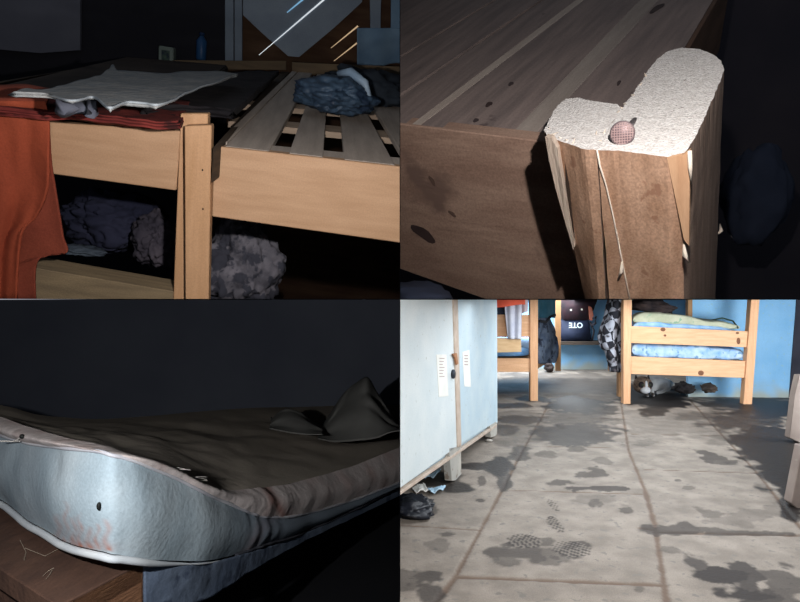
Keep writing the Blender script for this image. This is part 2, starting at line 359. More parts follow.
# bottle and tin standing at the far end of the left bunk
cb = FT.on(201, 60, 'b', dfar+.05); hgt = 33/F*2.9
bt = thing('bottle', cb, 'blue plastic bottle standing at the far end of the left bunk', 'bottle')
bm_ = mat('blue_plastic', '#21456f', '#2c5580', 6, .4)
obj('bottle_body', lathe(cb, c, [(.026, 0), (.03, .01), (.03, hgt*.7), (.012, hgt*.86), (.012, hgt*.9)]), bm_, bt, True)
obj('cap', lathe(cb+c*hgt*.9, c, [(.015, 0), (.015, hgt*.09), (.012, hgt*.1)]), mat('blue_cap', '#1b3358', '#234066', 6, .5), bt, True)
cc = FT.on(166.5, 66, 'b', dfar+.02)
ct = thing('tin', cc, 'small pale tin with a dark picture label beside the blue bottle', 'tin')
q = .042
obj('tin_body', prism([cc-a*q-b*.02, cc+a*q-b*.02, cc+a*q+b*.05, cc-a*q+b*.05], c*.108, .004, 2), mat('tin_paint', '#76847c', '#8a958c', 9, .5), ct)
obj('picture_label', prism([cc-a*q*.6-b*.0215+c*.03, cc+a*q*.5-b*.0215+c*.03, cc+a*q*.5-b*.0215+c*.088, cc-a*q*.6-b*.0215+c*.088], b*.0012), mat('label_print', '#26343f', '#4b6352', 40, .6), ct)

# ================================================================== TOP RIGHT: the split post, close up
BAY = 'TR'
FR = Frame((.6823, -.0424, -.6317)); a, b, c = FR.a, FR.b, FR.c
ctop = FR.comp(P(640, 130, .93), 'c')
def tq(pts, d=ctop): return [FR.on(x, y, 'c', d) for x, y in pts]
Nn = FR.on(621, 107, 'c', ctop); bR = FR.comp(Nn, 'b')+.003
kd = FR.on(530, 140, 'b', bR); K1 = FR.on(400, 124, 'b', bR)
nD = (kd-K1).normalized().cross(b).normalized()
if nD.z < 0: nD = -nD
planeD = (kd, nD)
sawn = mat('sawn_end_grain', '#ddd6d0', '#f0ebe6', 90, .9, FR, (1, 1, 1), .5, 260, spots=(130, '#a89a92', .64), grainy=.2)
pface = mat('post_face_wood', '#a17d64', '#b8947b', 6, .75, FR, (5, 5, 2.2), .12, 40, spots=(40, '#96705a', .64), grainy=.2)
pside = mat('post_side_wood', '#8f786a', '#a38c7d', 6, .75, FR, (7, 7, 1.2), .15, 40, grainy=.15)
raild = mat('dark_rail_wood', '#937666', '#a78a78', 5, .75, FR, (1.1, 6, 5), .2, 14, spots=(5, '#7a6257', .6), grainy=.15)
deckd = mat('deck_plank_wood', '#7b6d68', '#918079', 5, .6, FR, (9, .7, 5), .12, 14, spots=(14, '#5c4e4c', .7), grainy=.1, spec=.4)
deckl = mat('worn_plank_edge', '#b3a397', '#c2b3a6', 5, .6, FR, (9, .8, 5), .2, grainy=.08)  # paler wood carries the light caught on worn plank edges

corner = thing('bunk_bed', tq([(640, 330)])[0], 'dark planked bed end with a split square cut corner post and a projecting nail', 'bed')
# the post: two boards of one leg, sawn across the top, worn edges
topL = [(543.5, 131), (549, 119), (558, 105), (566, 99), (577, 98), (600, 102), (617, 104), (622, 109), (618, 115), (611, 124), (606, 134), (600, 141), (597, 150), (585, 149), (571, 145), (560, 141), (549, 137)]
topR = [(622, 109), (625, 103), (632, 96), (636, 88), (643, 80), (648, 70), (657, 59), (668, 51), (682, 47.5), (700, 49), (714, 55), (722, 62), (724, 70), (716, 92), (704, 118), (694, 140), (690, 146), (684, 153), (668, 157), (640, 153), (618, 151), (597, 150), (600, 141), (606, 134), (611, 124), (618, 115)]
def column(top, shrink, nrings, seed, L=.52, jag=.004):
    T = [FR.on(x, y, 'c', ctop+random.uniform(0, 1)*0) for x, y in top]
    # densify outline
    D = []; D0_ = []
    for i in range(len(T)):
        p, q = T[i], T[(i+1) % len(T)]; n = max(1, int((q-p).length/.006))
        for k in range(n):
            r = p.lerp(q, k/n); D0_.append(r); D.append(r+(a*fn(r, 90, seed)+b*fn(r, 90, seed+4))*jag*.5)
    bm = bmesh.new(); cen = sum(D, Vector())/len(D); R = []
    for j in range(nrings+1):
        t = j/nrings; R.append([bm.verts.new(p+shrink(p, t)-c*(L*t)+(a*fn(p*1+c*t*.6, 30, seed)+b*fn(p+c*t*.6, 30, seed+1))*.0012) for p in (D if j == 0 else [x0_*.25+x1_*.75 for x0_, x1_ in zip(D, D0_)])])
    n = len(D)
    for A_, B_ in zip(R, R[1:]):
        for k in range(n): bm.faces.new((A_[k], A_[(k+1) % n], B_[(k+1) % n], B_[k]))
    bm.faces.new(R[-1][::-1])
    # top: triangulated with roughness
    tf = bm.faces.new(R[0]); tf.material_index = 1
    bmesh.ops.triangulate(bm, faces=[tf]); 
    return bm
xr = FR.comp(FR.on(724, 70, 'c', ctop), 'a')
def shrinkL(p, t): return a*(.060*t*(1-.0*t))*max(0, (FR.comp(FR.on(597, 150, 'c', ctop), 'a')-FR.comp(p, 'a')))/.09
def shrinkR(p, t): return a*(-.02*t)*0
pl = obj('post_board', column(topL, shrinkL, 14, 3), pface, corner); pl.data.materials.append(sawn)
pr = obj('post_board', column(topR, lambda p, t: a*(.012*t), 14, 9), pface, corner); pr.data.materials.append(sawn)
for o in (pl, pr):
    for p_ in o.data.polygons:
        if p_.normal.dot(c) > .9: p_.material_index = 1
    o.data.materials.append(pside)
    for p_ in o.data.polygons:
        if p_.normal.dot(a) > .75: p_.material_index = 2
# corner chip: a pale sliver let into the front edge of the right board
def facept(x, y): return FR.on(x, y, 'b', FR.comp(FR.on(668, 157, 'c', ctop), 'b')-.001)
chip = mat('fresh_split_wood', '#b98f6e', '#c8a07e', 6, .7, FR, (9, 9, 1), .2)
obj('split_face', prism([facept(667, 158), facept(682, 155.5), facept(690, 150), facept(689, 246), facept(684, 240)], b*.006+a*.0), chip, pr)
splm = mat('pale_splinter', '#d6c6b4', '#e6dacb', 20, .8)
obj('splinter', tube([facept(690, 150)-b*.002, facept(691, 166)-b*.004, facept(691.5, 184)-b*.002], [.0028, .003, .0008], 6), splm, pr, True)
obj('splinter', tube([facept(684, 244)-b*.001, facept(686.5, 252)-b*.008, facept(690, 262)-b*.002], [.0012, .004, .0005], 6), splm, pr, True)
obj('splinter', tube([FR.on(720, 224, 'a', xr+.0)-b*0, FR.on(721, 231, 'a', xr+.006), FR.on(718, 234, 'a', xr+.002)], [.001, .004, .002], 6), splm, pr, True)
# the crack between the boards and torn fibres
fb = FR.comp(FR.on(597, 150, 'c', ctop), 'b')-.001
def fp(x, y, o=0): return FR.on(x, y, 'b', fb-o)
obj('split_line', tube([fp(597, 150, .0), fp(600, 166, .001), fp(606, 185, .001), fp(613, 215, .001), fp(620, 250, .001), fp(627, 285, .001), fp(631, 305, .001)], [.0014, .0016, .0013, .0012, .0012, .0012, .001], 5), splm, pl, True)
obj('splinter', tube([fp(622, 262, .002), fp(621, 272, .008), fp(618, 280, .003)], [.0015, .0028, .0006], 5), splm, pl, True)
fbL = FR.comp(FR.on(560, 141, 'c', ctop), 'b')-.001
def fl(x, y, o=0): return FR.on(x, y, 'b', fbL-o)
obj('torn_strip', prism([fl(545, 137, .004), fl(551, 138, .006), fl(557, 148, .008), fl(562, 180, .008), (fl(569, 215, .006)), fl(575, 246, .002), fl(573, 250, .001), fl(566, 225, .004), fl(556, 190, .005), fl(549, 160, .005)], b*.012), mat('torn_fibre', '#b5a191', '#cdbcab', 14, .8, FR, (14, 8, 1), .4), pl)
obj('groove', prism([fl(564, 146, .0015), fl(567, 147, .0015), fl(569, 180, .0015), fl(572, 215, .0015), fl(575, 240, .0015), fl(571, 222, .0015), fl(566, 185, .0015)], b*.001), mat('split_shadow_gap', '#2c211c', '#35281f', 10, .9), pl)
for i, (x, y) in enumerate(((549, 128), (554, 134), (561, 138), (567, 140), (573, 143), (596, 134), (600, 141), (604, 133), (622, 108), (618, 112), (625, 104), (633, 95), (640, 85), (646, 76))):
    p = FR.on(x, y, 'c', ctop); d = (a*random.uniform(-1, 1)+b*random.uniform(-1, .3)+c*random.uniform(.1, .9)).normalized()
    obj('torn_fibre', tube([p-d*.004, p+d*random.uniform(.004, .009)], [.0022, .0004], 5), splm, pl if x < 604 else pr)
# nail
nb = FR.on(633, 122, 'c', ctop); nh = FR.on(622.5, 133, 'c', ctop+.014)
ndir = (nh-nb).normalized()
nail = obj('nail', tube([nb-ndir*.012, nh], .0045, 12), mat('nail_steel', '#6d6468', '#877a7a', 30, .45, metal=.6), corner, True)
vdir = ((C-nh).normalized()*.72+ndir*.5).normalized()
obj('nail_head', lathe(nh, vdir, [(.013, -.003), (.0172, -.001), (.0178, .002), (.0165, .004)], 28), mat('nail_head_steel', '#75666a', '#8f7d7c', 60, .5, metal=.4), nail, True)
gr = bmesh.new(); uu = vdir.cross(c).normalized(); ww = vdir.cross(uu).normalized()
for i in range(-4, 5):
    l_ = math.sqrt(max(0, 15.5**2-(i*3.6)**2))*.001
    if l_ <= 0: continue
    for (A_, B_) in ((uu, ww), (ww, uu)):
        m0 = nh+vdir*.0043+A_*(i*.0036)
        tube([m0-B_*l_, m0+B_*l_], .0006, 4, gr)
obj('checkered_ridges', gr, mat('nail_ridge', '#b79a98', '#c7aca8', 30, .5, metal=.2), nail)
# end rail, deck, side rail
rl = obj('end_rail', prism([FR.on(x, y, 'b', bR) for x, y in ((380, 121.6), (628, 151.5), (650, 372), (500, 304), (380, 262))], b*.035, .002), raild, corner)
knot = mat('knot', '#3b2d2b', '#463633', 20, .8)
def fleck(cx, cy, rx, ry, ang, place, dirv, m, par, n=14, nm='knot'):
    pts = []
    for k in range(n):
        t = k*2*math.pi/n; x, y = rx*math.cos(t), ry*math.sin(t)*(1+.2*math.sin(3*t)); ca, sa = math.cos(ang), math.sin(ang)
        pts.append(place(cx+x*ca-y*sa, cy+x*sa+y*ca))
    return obj(nm, prism(pts, dirv), m, par)
fleck(423, 234, 15, 4.5, .62, lambda x, y: FR.on(x, y, 'b', bR-.001), b*.0008, knot, rl)
fleck(452, 214, 5, 1.6, .7, lambda x, y: FR.on(x, y, 'b', bR-.001), b*.0008, mat('knot_soft', '#5e4a41', '#6a5348', 20, .8), rl)
fleck(432, 181, 6, 1.8, 1.0, lambda x, y: FR.on(x, y, 'b', bR-.001), b*.0008, _m['knot_soft'], rl)
def lineat(p, q, y): return p[0]+(q[0]-p[0])*(y-p[1])/(q[1]-p[1])
def yfront(x): return 124+.1215*(x-400)
def cut(p, q):   # where a plank line meets the front edge, and its far end
    k = (q[1]-p[1])/(q[0]-p[0]); x = (122.6-.1215*400-p[1]+k*p[0])/(k-.1215)
    far = (p[0]+(-26-p[1])/k, -26); return (x, yfront(x)-1.4), far
L = {'g1': ((400, 57), (495, 0)), 'g2': ((420, 82), (542, 0)), 's1': ((412, 124), (566, 7.5)), 's1b': ((421, 125), (574, 7.5)),
     'g3': ((508, 137), (636, 4)), 'g3b': ((530, 140), (662, -4)), 'R': ((622, 151), (712, 0))}
def edge(k, dx=0):
    (n0, f0) = cut((L[k][0][0]+dx, L[k][0][1]), (L[k][1][0]+dx*.8, L[k][1][1])); return n0, f0
def plank(l, r, m, off=0, nm='plank'):
    pts = [l[0], r[0], r[1], l[1]]
    return obj(nm, prism(pq(pts, planeD, off), nD*(-.02 if nm == 'plank' else -.004), .0004), m, corner)
Rn, Rf = (624, 149.6), (728, -26)
plank(((150, 93), (240, -26)), edge('g1', -2), deckd)
plank(edge('g1', 1.5), edge('g2', -2), deckd, .001)
plank(edge('g2', 2), edge('s1'), deckd)
plank(edge('s1'), edge('s1b'), deckl, .0001, 'plank_edge')  # pale strip: lit, worn plank edge put into the colour
plank(edge('s1b'), edge('g3'), deckd, .0002)
plank(edge('g3'), edge('g3b'), mat('paler_plank_streak', '#978a81', '#a89b91', 5, .6, FR, (9, .8, 5), .2, grainy=.08), .0001, 'plank_edge')  # second lit streak, its light put into the wood colour
pk = plank(edge('g3b'), (Rn, Rf), deckd)
def dp(x, y): return pq([(x, y)], planeD, .0006)[0]
for (x, y, rx, ry, an) in ((489, 104.5, 4, 2, -.5), (476, 120.5, 3, 1.8, -.4), (511, 84, 3, 1.6, -.5), (657, 8.5, 9, 2.2, -.55), (619, 83, 3, 1.5, -1)):
    fleck(x, y, rx, ry, an, dp, nD*.0006, knot if rx == 4 else mat('knot_mid', '#3d3334', '#4a3e3c', 20, .8), pk)
srm = mat('side_rail_wood', '#4f3a2c', '#63493a', 5, .7, FR, (6, 1, 6), .3)
obj('side_rail', prism(pq([Rn, (Rn[0]+6, Rn[1]+1), (Rf[0]+4, Rf[1]), Rf], planeD, -.002), nD*-.21, .002), srm, corner)
obj('under_board', prism(pq([(150, 93), Rn, Rf, (240, -26)], planeD, -.024), nD*-.01), mat('gap_wood', '#1c1715', '#241d19', 5, .9), corner)
# dim things behind the post
o = obj('blanket', blob(P(758, 196, 2.3), (Vector((.115, 0, .01)), Vector((0, .1, 0)), Vector((.01, 0, .19))), .35, 1.1, 41, 4), mat('slate_blanket', '#2e3547', '#383f52', 6, .9), None, True)
tag(o, 'dim slate blue blanket bundle in the dark right of the split post', 'blanket')
o = obj('blanket', blob(P(408, 306, 1.5), (Vector((.11, 0, 0)), Vector((0, .1, 0)), Vector((0, 0, .06))), .25, 1.6, 44, 4), mat('slate_blanket', '#39435c'), None, True)
tag(o, 'bit of blue cloth under the lower left corner of the plank bed', 'blanket')

# ================================================================== BOTTOM LEFT: the mattress
BAY = 'BL'
ST = [(-40, 408, 424, 478, 1.52), (-15, 413, 430, 494, 1.36), (0, 417, 435, 502, 1.28), (30, 427, 443.5, 523, 1.16), (65, 437, 448, 543.5, 1.03), (95, 444, 451, 551, .972), (113, 448, 455, 554, .965),
      (135, 456, 461, 557.5, .988), (155, 463, 469, 560, 1.03), (180, 474, 480, 561, 1.095), (205, 485, 493, 561, 1.16), (230, 490, 504, 557, 1.25), (252, 488, 513, 549.5, 1.33), (270, 487, 517, 543, 1.41),
      (300, 481, 515, 534, 1.56), (350, 467, 501, 512, 1.85), (385, 453, 488, 494, 2.05), (430, 436, 470, 474, 2.35)]
NS = len(ST)
def st(u):
    x = u*(NS-1); i = min(int(x), NS-2); t = x-i
    g = lambda k, j: ST[min(max(k, 0), NS-1)][j]
    r = []
    for j in range(5):
        p0, p1, p2, p3 = g(i-1, j), g(i, j), g(i+1, j), g(i+2, j)
        r.append(.5*((2*p1)+(p2-p0)*t+(2*p0-5*p1+4*p2-p3)*t*t+(3*p1-p0-3*p2+p3)*t**3))
    return r
def outw(u):   # horizontal outward normal of the side
    e = .01; s0, s1 = st(max(0, u-e)), st(min(1, u+e)); p, q = P(s0[0], s0[2], s0[4]), P(s1[0], s1[2], s1[4])
    t = q-p; t.z = 0; t.normalize(); return Vector((t.y, -t.x, 0))
def side(u, v):
    s = st(u); p, q = P(s[0], s[2], s[4]), P(s[0], s[3], s[4])
    r = p.lerp(q, v)+outw(u)*(.016*math.sin(v*math.pi)-.004); n = fn(r, 7, 2)*.005+fn(r, 20, 5)*.0012
    # soft vertical tucks
    n += -.004*math.exp(-((s[0]-57-(v*14))/5)**2)*math.exp(-((v-.2)/.15)**2)+.004*math.exp(-((s[0]-113)/7)**2)
    if s[0] > 235: n += .0018*math.sin(s[0]*.62+v*3)*math.exp(-((s[0]-262)/14)**2)
    return r+outw(u)*n
def roll(u, v):
    s = st(u); p, q = P(s[0], s[2], s[4]), P(s[0], s[1], s[4]+.05)
    ang = v*math.pi/2; r = p.lerp(q, v)+outw(u)*(.020*math.sin(v*math.pi))+UP*(.004*math.sin(v*math.pi))
    fold = .0035*(math.exp(-((s[0]-268-v*-9)/4)**2)+.7*math.exp(-((s[0]-282+v*8)/5)**2)+.8*math.exp(-((s[0]-322+v*6)/4)**2)+.8*math.exp(-((s[0]-347+v*6)/4)**2))
    return r+outw(u)*(fn(r, 16, 8)*.004+fold)+UP*fold*.5
BK = [(-60, 399, 1.9), (0, 405, 1.95), (35, 414, 2.0), (60, 417, 2.05), (100, 419, 2.1), (150, 416, 2.3), (200, 411.5, 2.5), (250, 408, 2.7), (300, 407, 2.9), (360, 405, 3.1), (440, 405, 3.3)]
def top(u, v):
    s = st(u); p = P(s[0], s[1], s[4]+.05); x = cr([Vector(k) for k in BK], u); q = P(x.x, x.y, x.z)
    r = p.lerp(q, v); w = math.sin(v*math.pi)
    return r+UP*(-.022*w+fn(r, 5, 3)*.02*w+fn(r, 14, 6)*.007*w)
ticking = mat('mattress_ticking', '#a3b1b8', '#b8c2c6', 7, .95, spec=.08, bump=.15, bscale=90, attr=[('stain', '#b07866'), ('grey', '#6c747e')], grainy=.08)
topm = mat('mattress_top_cloth', '#a89b8c', '#b8aa9a', 6, .95, bump=.2, bscale=40, grainy=.1)
rollm = mat('mattress_roll_cloth', '#c6b8b2', '#d6c8c2', 8, .9, bump=.3, bscale=50, attr=[('stain', '#93513e')], grainy=.1)
mt = thing('mattress', P(150, 560, 1.05), 'sagging stained pale blue mattress lying skewed on a wooden bed base', 'mattress')
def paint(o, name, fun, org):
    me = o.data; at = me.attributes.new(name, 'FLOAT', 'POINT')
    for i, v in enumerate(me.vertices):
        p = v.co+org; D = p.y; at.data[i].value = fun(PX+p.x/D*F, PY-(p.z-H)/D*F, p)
org = parent_world(mt)
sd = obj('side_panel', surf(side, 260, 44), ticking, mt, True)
def st1(x, y, p):
    k = 0
    for (cx, h0, w) in ((58, 30, 3), (66, 44, 2), (74, 30, 3), (80, 34, 2), (89, 22, 3), (97, 26, 2), (107, 32, 3)):
        yb = 545+(cx-60)*.12; d = (x-cx-2*math.sin(y*.3))/w
        if yb-h0 < y < yb: k += math.exp(-d*d)*(.3+.5*(1-(yb-y)/h0))
    k += .95*math.exp(-((x-262-(500-y)*.0+(y-530)*.55)/8)**2)
    k += .5*math.exp(-((y-547)/5)**2)*math.exp(-((x-85)/26)**2)
    return min(1, max(0, 1.0*k*(.75+.6*fn(p, 60, 1))))
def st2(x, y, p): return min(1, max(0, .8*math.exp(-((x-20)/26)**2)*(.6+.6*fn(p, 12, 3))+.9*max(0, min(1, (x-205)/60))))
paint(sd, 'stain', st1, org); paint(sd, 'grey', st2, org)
rr = obj('border', surf(roll, 260, 16), rollm, mt, True)
paint(rr, 'stain', lambda x, y, p: min(1, max(0, .65*math.exp(-((x-268+(y-490)*-.6)/5)**2)+.45*max(0, fn(p, 18, 9)))), org)
obj('top_panel', surf(top, 150, 40), topm, mt, True)
obj('piping', tube([side(i/200, 0)+outw(i/200)*.004 for i in range(201)], .0035, 6), mat('piping_cloth', '#b3b0b6', '#c9c6c8', 20, .9), mt, True)
def lowp(i):
    u = i/200; s = st(u); w = max(0, min(1, (205-s[0])/40))
    return side(u, 1)+outw(u)*.004-UP*(.004+.002*w)
obj('lower_piping', tube([lowp(i) for i in range(0, 134)], [max(.0015, .0062*min(1, max(.1, (205-st(i/200)[0])/60))) for i in range(0, 134)], 8), mat('white_welt', '#c3c6c9', '#d4d6d6', 20, .9), mt, True)
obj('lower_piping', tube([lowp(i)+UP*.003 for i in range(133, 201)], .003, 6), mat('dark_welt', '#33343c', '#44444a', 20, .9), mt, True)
obj('underside', surf(lambda u, v: side(u, 1).lerp(P(cr([Vector(k) for k in BK], u).x, cr([Vector(k) for k in BK], u).y, cr([Vector(k) for k in BK], u).z)-UP*.12, v), 60, 6), topm, mt, True)
bugm = mat('black_speck', '#10120f', '#1a1b17', 20, .6)
def upx(x):
    lo, hi = 0, 1
    for _ in range(30):
        m_ = (lo+hi)/2
        if st(m_)[0] < x: lo = m_
        else: hi = m_
    return lo
pb = side(upx(105), .5)+outw(upx(105))*.003
bm = bmesh.new(); bmesh.ops.create_icosphere(bm, subdivisions=3, radius=1)
for v in bm.verts: v.co = pb+Vector((v.co.x*.0034, v.co.y*.003, v.co.z*.0066*(1+.2*v.co.x)))
obj('dark_hole', bm, bugm, mt, True)
pb = roll(upx(36), .5)+outw(upx(36))*.003
bm = bmesh.new(); bmesh.ops.create_icosphere(bm, subdivisions=3, radius=1)
for v in bm.verts: v.co = pb+v.co*.0045
obj('dark_spot', bm, bugm, mt, True)
for i in range(9):
    th = bmesh.new()
    u = upx(random.uniform(165, 198)); p = roll(u, 1.0)
    tube([p, p+Vector((random.uniform(.005, .02), -.004, random.uniform(.001, .004))), p+Vector((random.uniform(.02, .045), random.uniform(-.005, .01), random.uniform(-.002, .003)))], .0003, 4, th)
    obj('loose_thread', th, mat('thread', '#c0b7ae', '#cfc8c0', 20, .9), mt)
for i in range(4):
    th = bmesh.new(); p = P(20, 439, 1.19)-Vector((0, .02, 0)); tube([p, p+Vector((random.uniform(-.02, .02), -.01, random.uniform(-.008, .012)))], .0012, 4, th)
    obj('loose_thread', th, mat('thread', '#c0b7ae', '#cfc8c0', 20, .9), mt)

# bed base under the mattress
brown = mat('brown_base_wood', '#4e382e', '#5c4235', 5, .8, None, (6, 2, 6), .3, 14, grainy=.1)
brown2 = mat('sawn_base_wood', '#7d573f', '#8f6649', 5, .75, None, (3, 3, 12), .3, 20, grainy=.1)
base = thing('wooden_bed', P(90, 640, 1.0), 'rough brown wooden bed base under the corner of the blue mattress', 'bed')
zt = .408
def zq(pts, z): return [hit(x, y, Vector((0, 0, z)), UP) for x, y in pts]
obj('corner_board', prism(zq([(-60, 530), (58, 606), (142, 562), (146, 556), (90, 532), (-60, 485)], zt), UP*-.035, .002), brown, base)
e1, e2 = zq([(58, 606), (142, 562)], zt)
obj('end_block', prism([e1-UP*.002, e2-UP*.002, e2-UP*.11, e1-UP*.11], Vector((.0, .05, 0)), .002), brown2, base)
f1, f2 = zq([(-40, 535), (76, 604)], zt)
obj('end_board', prism([f1-UP*.03, f2-UP*.03, f2-UP*.16, f1-UP*.16], Vector((.03, .03, 0)), .002), brown, base)
sk = mat('blue_skirt_cloth', '#4f5a6c', '#66707f', 9, .9, bump=.4, bscale=30, spots=(22, '#3c4556', .58), grainy=.12)
skt = [(142, 566, 1.03), (180, 564, 1.10), (215, 561, 1.2), (250, 552, 1.33), (300, 535, 1.57), (350, 513, 1.86), (430, 475, 2.36)]
skb = [(143, 640, 1.03), (180, 612, 1.10), (215, 594, 1.2), (250, 571, 1.33), (300, 543, 1.57), (350, 519, 1.86), (430, 481, 2.36)]
def skf(u, v):
    p = cr([Vector(k) for k in skt], u); q = cr([Vector(k) for k in skb], u)
    r = P(p.x, p.y, p.z).lerp(P(q.x, q.y, q.z), v); return r+Vector((.25, -.9, 0))*(.006*fn(r, 25, 3)-.004)
sk_o = obj('bed_skirt', surf(skf, 90, 14, .006), sk, None, True)
tag(sk_o, 'faded blue cloth hanging below the long side of the mattress', 'cloth')
for (x0, y0, x1, y1, x2, y2) in ((43, 576, 48, 571, 54, 568), (46, 579, 50, 574, 52, 570), (25, 548, 45, 556, 60, 548), (20, 540, 26, 552, 24, 560)):
    th = bmesh.new(); tube([hit(x, y, Vector((0, 0, zt+.002)), UP) for x, y in ((x0, y0), (x1, y1), (x2, y2))], .0005, 4, th)
    obj('straw', th, mat('straw', '#9a8a78', '#ab9a86', 20, .9), base)

# rumpled sheets at the far end of the mattress
shm = mat('dim_sheet', '#6b6964', '#7a7772', 7, .95, bump=.1, bscale=20)
def heap(prof, base, D0, D1, seed):
    def f(u, v):
        t_ = cr([Vector((x, y, 0)) for x, y in prof], u); bb = cr([Vector((x, y, 0)) for x, y in base], u)
        if v < .6: k = v/.6; y = bb.y+(t_.y-bb.y)*math.sin(k*math.pi/2)**1.2; x = bb.x+(t_.x-bb.x)*k; D = D0+(D1-D0)*k
        else: k = (v-.6)/.4; y = t_.y+(bb.y-12-t_.y)*k; x = t_.x; D = D1+.25*k
        p = P(x, y, D); return p+Vector((.4, -1, .3))*(.045*fn(p, 7, seed)+.05*abs(fn(p, 8, seed+4))-.03)*min(1, v*4)
    return surf(f, 60, 44, .003)
o = obj('sheet', heap([(272, 420), (280, 411), (290, 408), (304, 413), (314, 421), (322, 428)], [(270, 428), (284, 431), (296, 433), (306, 434), (314, 434), (323, 434)], 2.0, 2.2, 51), shm, None, True)
tag(o, 'small grey crumpled cloth on the mattress, left of the peaked sheet', 'sheet')
o = obj('sheet', heap([(322, 430), (336, 404), (350, 388), (361, 380), (370, 376), (379, 390), (388, 412), (400, 424)], [(318, 438), (332, 441), (346, 441), (358, 440), (368, 439), (378, 437), (390, 432), (402, 430)], 2.1, 2.4, 55), shm, None, True)
tag(o, 'peaked heap of rumpled grey sheet at the far end of the mattress', 'sheet')
raw_floor = raw('floor', (-4.2, Y0, -.05), (-.0005, 3.7, 0), m_dark)

# ================================================================== BOTTOM RIGHT: the dormitory
BAY = 'BR'
# ---- floor of worn slabs: a fine grid that carries joints, stains and damp
def G(x, y): p = floorpt(x, y); return np.array([p.x, p.y])
ys = [1.35]
while ys[-1] < 7.75: ys.append(ys[-1]+max(.006, .0021*ys[-1]**1.75))
ys = np.array(ys); xs = np.arange(0.0006, 4.0, .0085)
XX, YY = np.meshgrid(xs, ys)
rs = np.random.RandomState(5)
def vn(X, Y, s, seed):
    r = np.random.RandomState(seed); T = r.rand(64, 64); x, y = X*s, Y*s; i, j = np.floor(x).astype(int), np.floor(y).astype(int)
    u, v = x-i, y-j; u, v = u*u*(3-2*u), v*v*(3-2*v); g = lambda p, q: T[p % 64, q % 64]
    return (g(i, j)*(1-u)+g(i+1, j)*u)*(1-v)+(g(i, j+1)*(1-u)+g(i+1, j+1)*u)*v
def fb_(X, Y, s, seed): return sum(vn(X, Y, s*2**k, seed+k)*.5**k for k in range(4))/1.875
def seg(p, q, w):
    p, q = G(*p), G(*q); d = q-p; L2 = d@d; t = np.clip(((XX-p[0])*d[0]+(YY-p[1])*d[1])/L2, 0, 1)
    dist = np.hypot(XX-p[0]-t*d[0], YY-p[1]-t*d[1])+(fb_(XX, YY, 25, 3)-.5)*w*1.2
    return np.clip(1.6-dist/w*1.2, 0, 1)
joint = np.zeros_like(XX)
VP = (601, 306)
def add(*a_):
    global joint
    joint = np.maximum(joint, seg(*a_))
add((668, 610), (655, 525), .009); add((655, 525), (645, 490), .010); add((645, 490), (628.5, 450), .008); add((628.5, 450), (621, 402), .007)
add((436, 602), (455, 577), .010); add((455, 577), (502, 490), .007); add((502, 490), (520, 455), .009); add((520, 455), (550, 402), .008)
add((690, 400), (712, 424), .008); add((712, 424), (755, 470), .008); add((755, 470), (803, 530), .008)
for q_ in (((455, 576.5), (664, 585), .011), ((502, 490), (642, 494), .006), ((518, 446), (632, 448), .005), ((538, 417), (625, 419), .005),
           ((655, 532), (812, 535.5), .011), ((645, 469.5), (762, 473), .006), ((632, 434), (735, 436), .005), ((400, 525), (480, 530), .006),
           ((655, 530), (640, 528), .01)): add(*q_)
damp = np.zeros_like(XX); wet = np.zeros_like(XX)
def blotch(arr, x, y, rx, ry, k=1, ang=0, rag=1.25, s=13, seed=11):
    """an irregular patch on the floor; centre and half sizes read off the photograph, kept in metres"""
    c0 = G(x, y); ex = G(x+rx*math.cos(ang), y+rx*math.sin(ang))-c0; ey = G(x-ry*math.sin(ang), y+ry*math.cos(ang))-c0
    M_ = np.linalg.inv(np.array([ex, ey]).T+np.eye(2)*1e-6); dx, dy = XX-c0[0], YY-c0[1]
    u = M_[0, 0]*dx+M_[0, 1]*dy; v = M_[1, 0]*dx+M_[1, 1]*dy
    d = np.hypot(u, v)+(fb_(XX, YY, s, seed+int(x) % 17)-.5)*2*rag
    np.maximum(arr, k*np.clip((1.05-d)/.22, 0, 1), out=arr)
for t in ((427, 588, 16, 14, .8), (410, 583, 14, 12, .6), (448, 534, 12, 5, .7), (437, 545, 8, 6, .45), (434, 511, 5, 5, .7), (480, 500, 4, 2, .8),
          (515, 553, 26, 9, .75), (503, 560, 14, 8, .6), (560, 556, 26, 8, .55), (524, 541, 15, 7, .85), (547, 540, 8, 5, .6), (572, 551, 18, 8, .8, -.2),
          (590, 473, 12, 5, .7), (562, 483, 14, 3.5, .75), (595, 488, 26, 2.5, .85), (592, 505, 6, 5, .7), (627, 510, 6, 3.5, .7), (604, 499, 20, 6, .35),
          (553, 521, 5, 8, .5), (545, 455, 9, 4, .5), (576, 449, 12, 3, .6), (600, 461, 14, 5, .45), (665, 529, 34, 5, .8), (690, 531, 40, 3.5, .7), (735, 533, 40, 2, .7),
          (722, 580, 34, 14, 1, .3), (700, 566, 16, 9, .85, .5), (745, 578, 14, 14, .9), (790, 586, 26, 20, .75), (668, 549, 12, 5, .5), (755, 600, 18, 10, .9),
          (710, 514, 12, 4, .5, .3), (755, 515, 40, 8, .35, -.2), (713, 456, 16, 5, .8, .2), (724, 462, 18, 3, .7), (646, 441, 10, 5, .5), (688, 488, 6, 1.5, .5),
          (600, 503, 3, 3, .6), (678, 481, 3, 1.4, .6), (640, 590, 4, 3, .5), (482, 480, 3, 4, .7), (660, 505, 60, 14, .12), (540, 590, 40, 8, .12)):
    blotch(damp, t[0], t[1], t[2], t[3], t[4], t[5] if len(t) > 5 else 0)
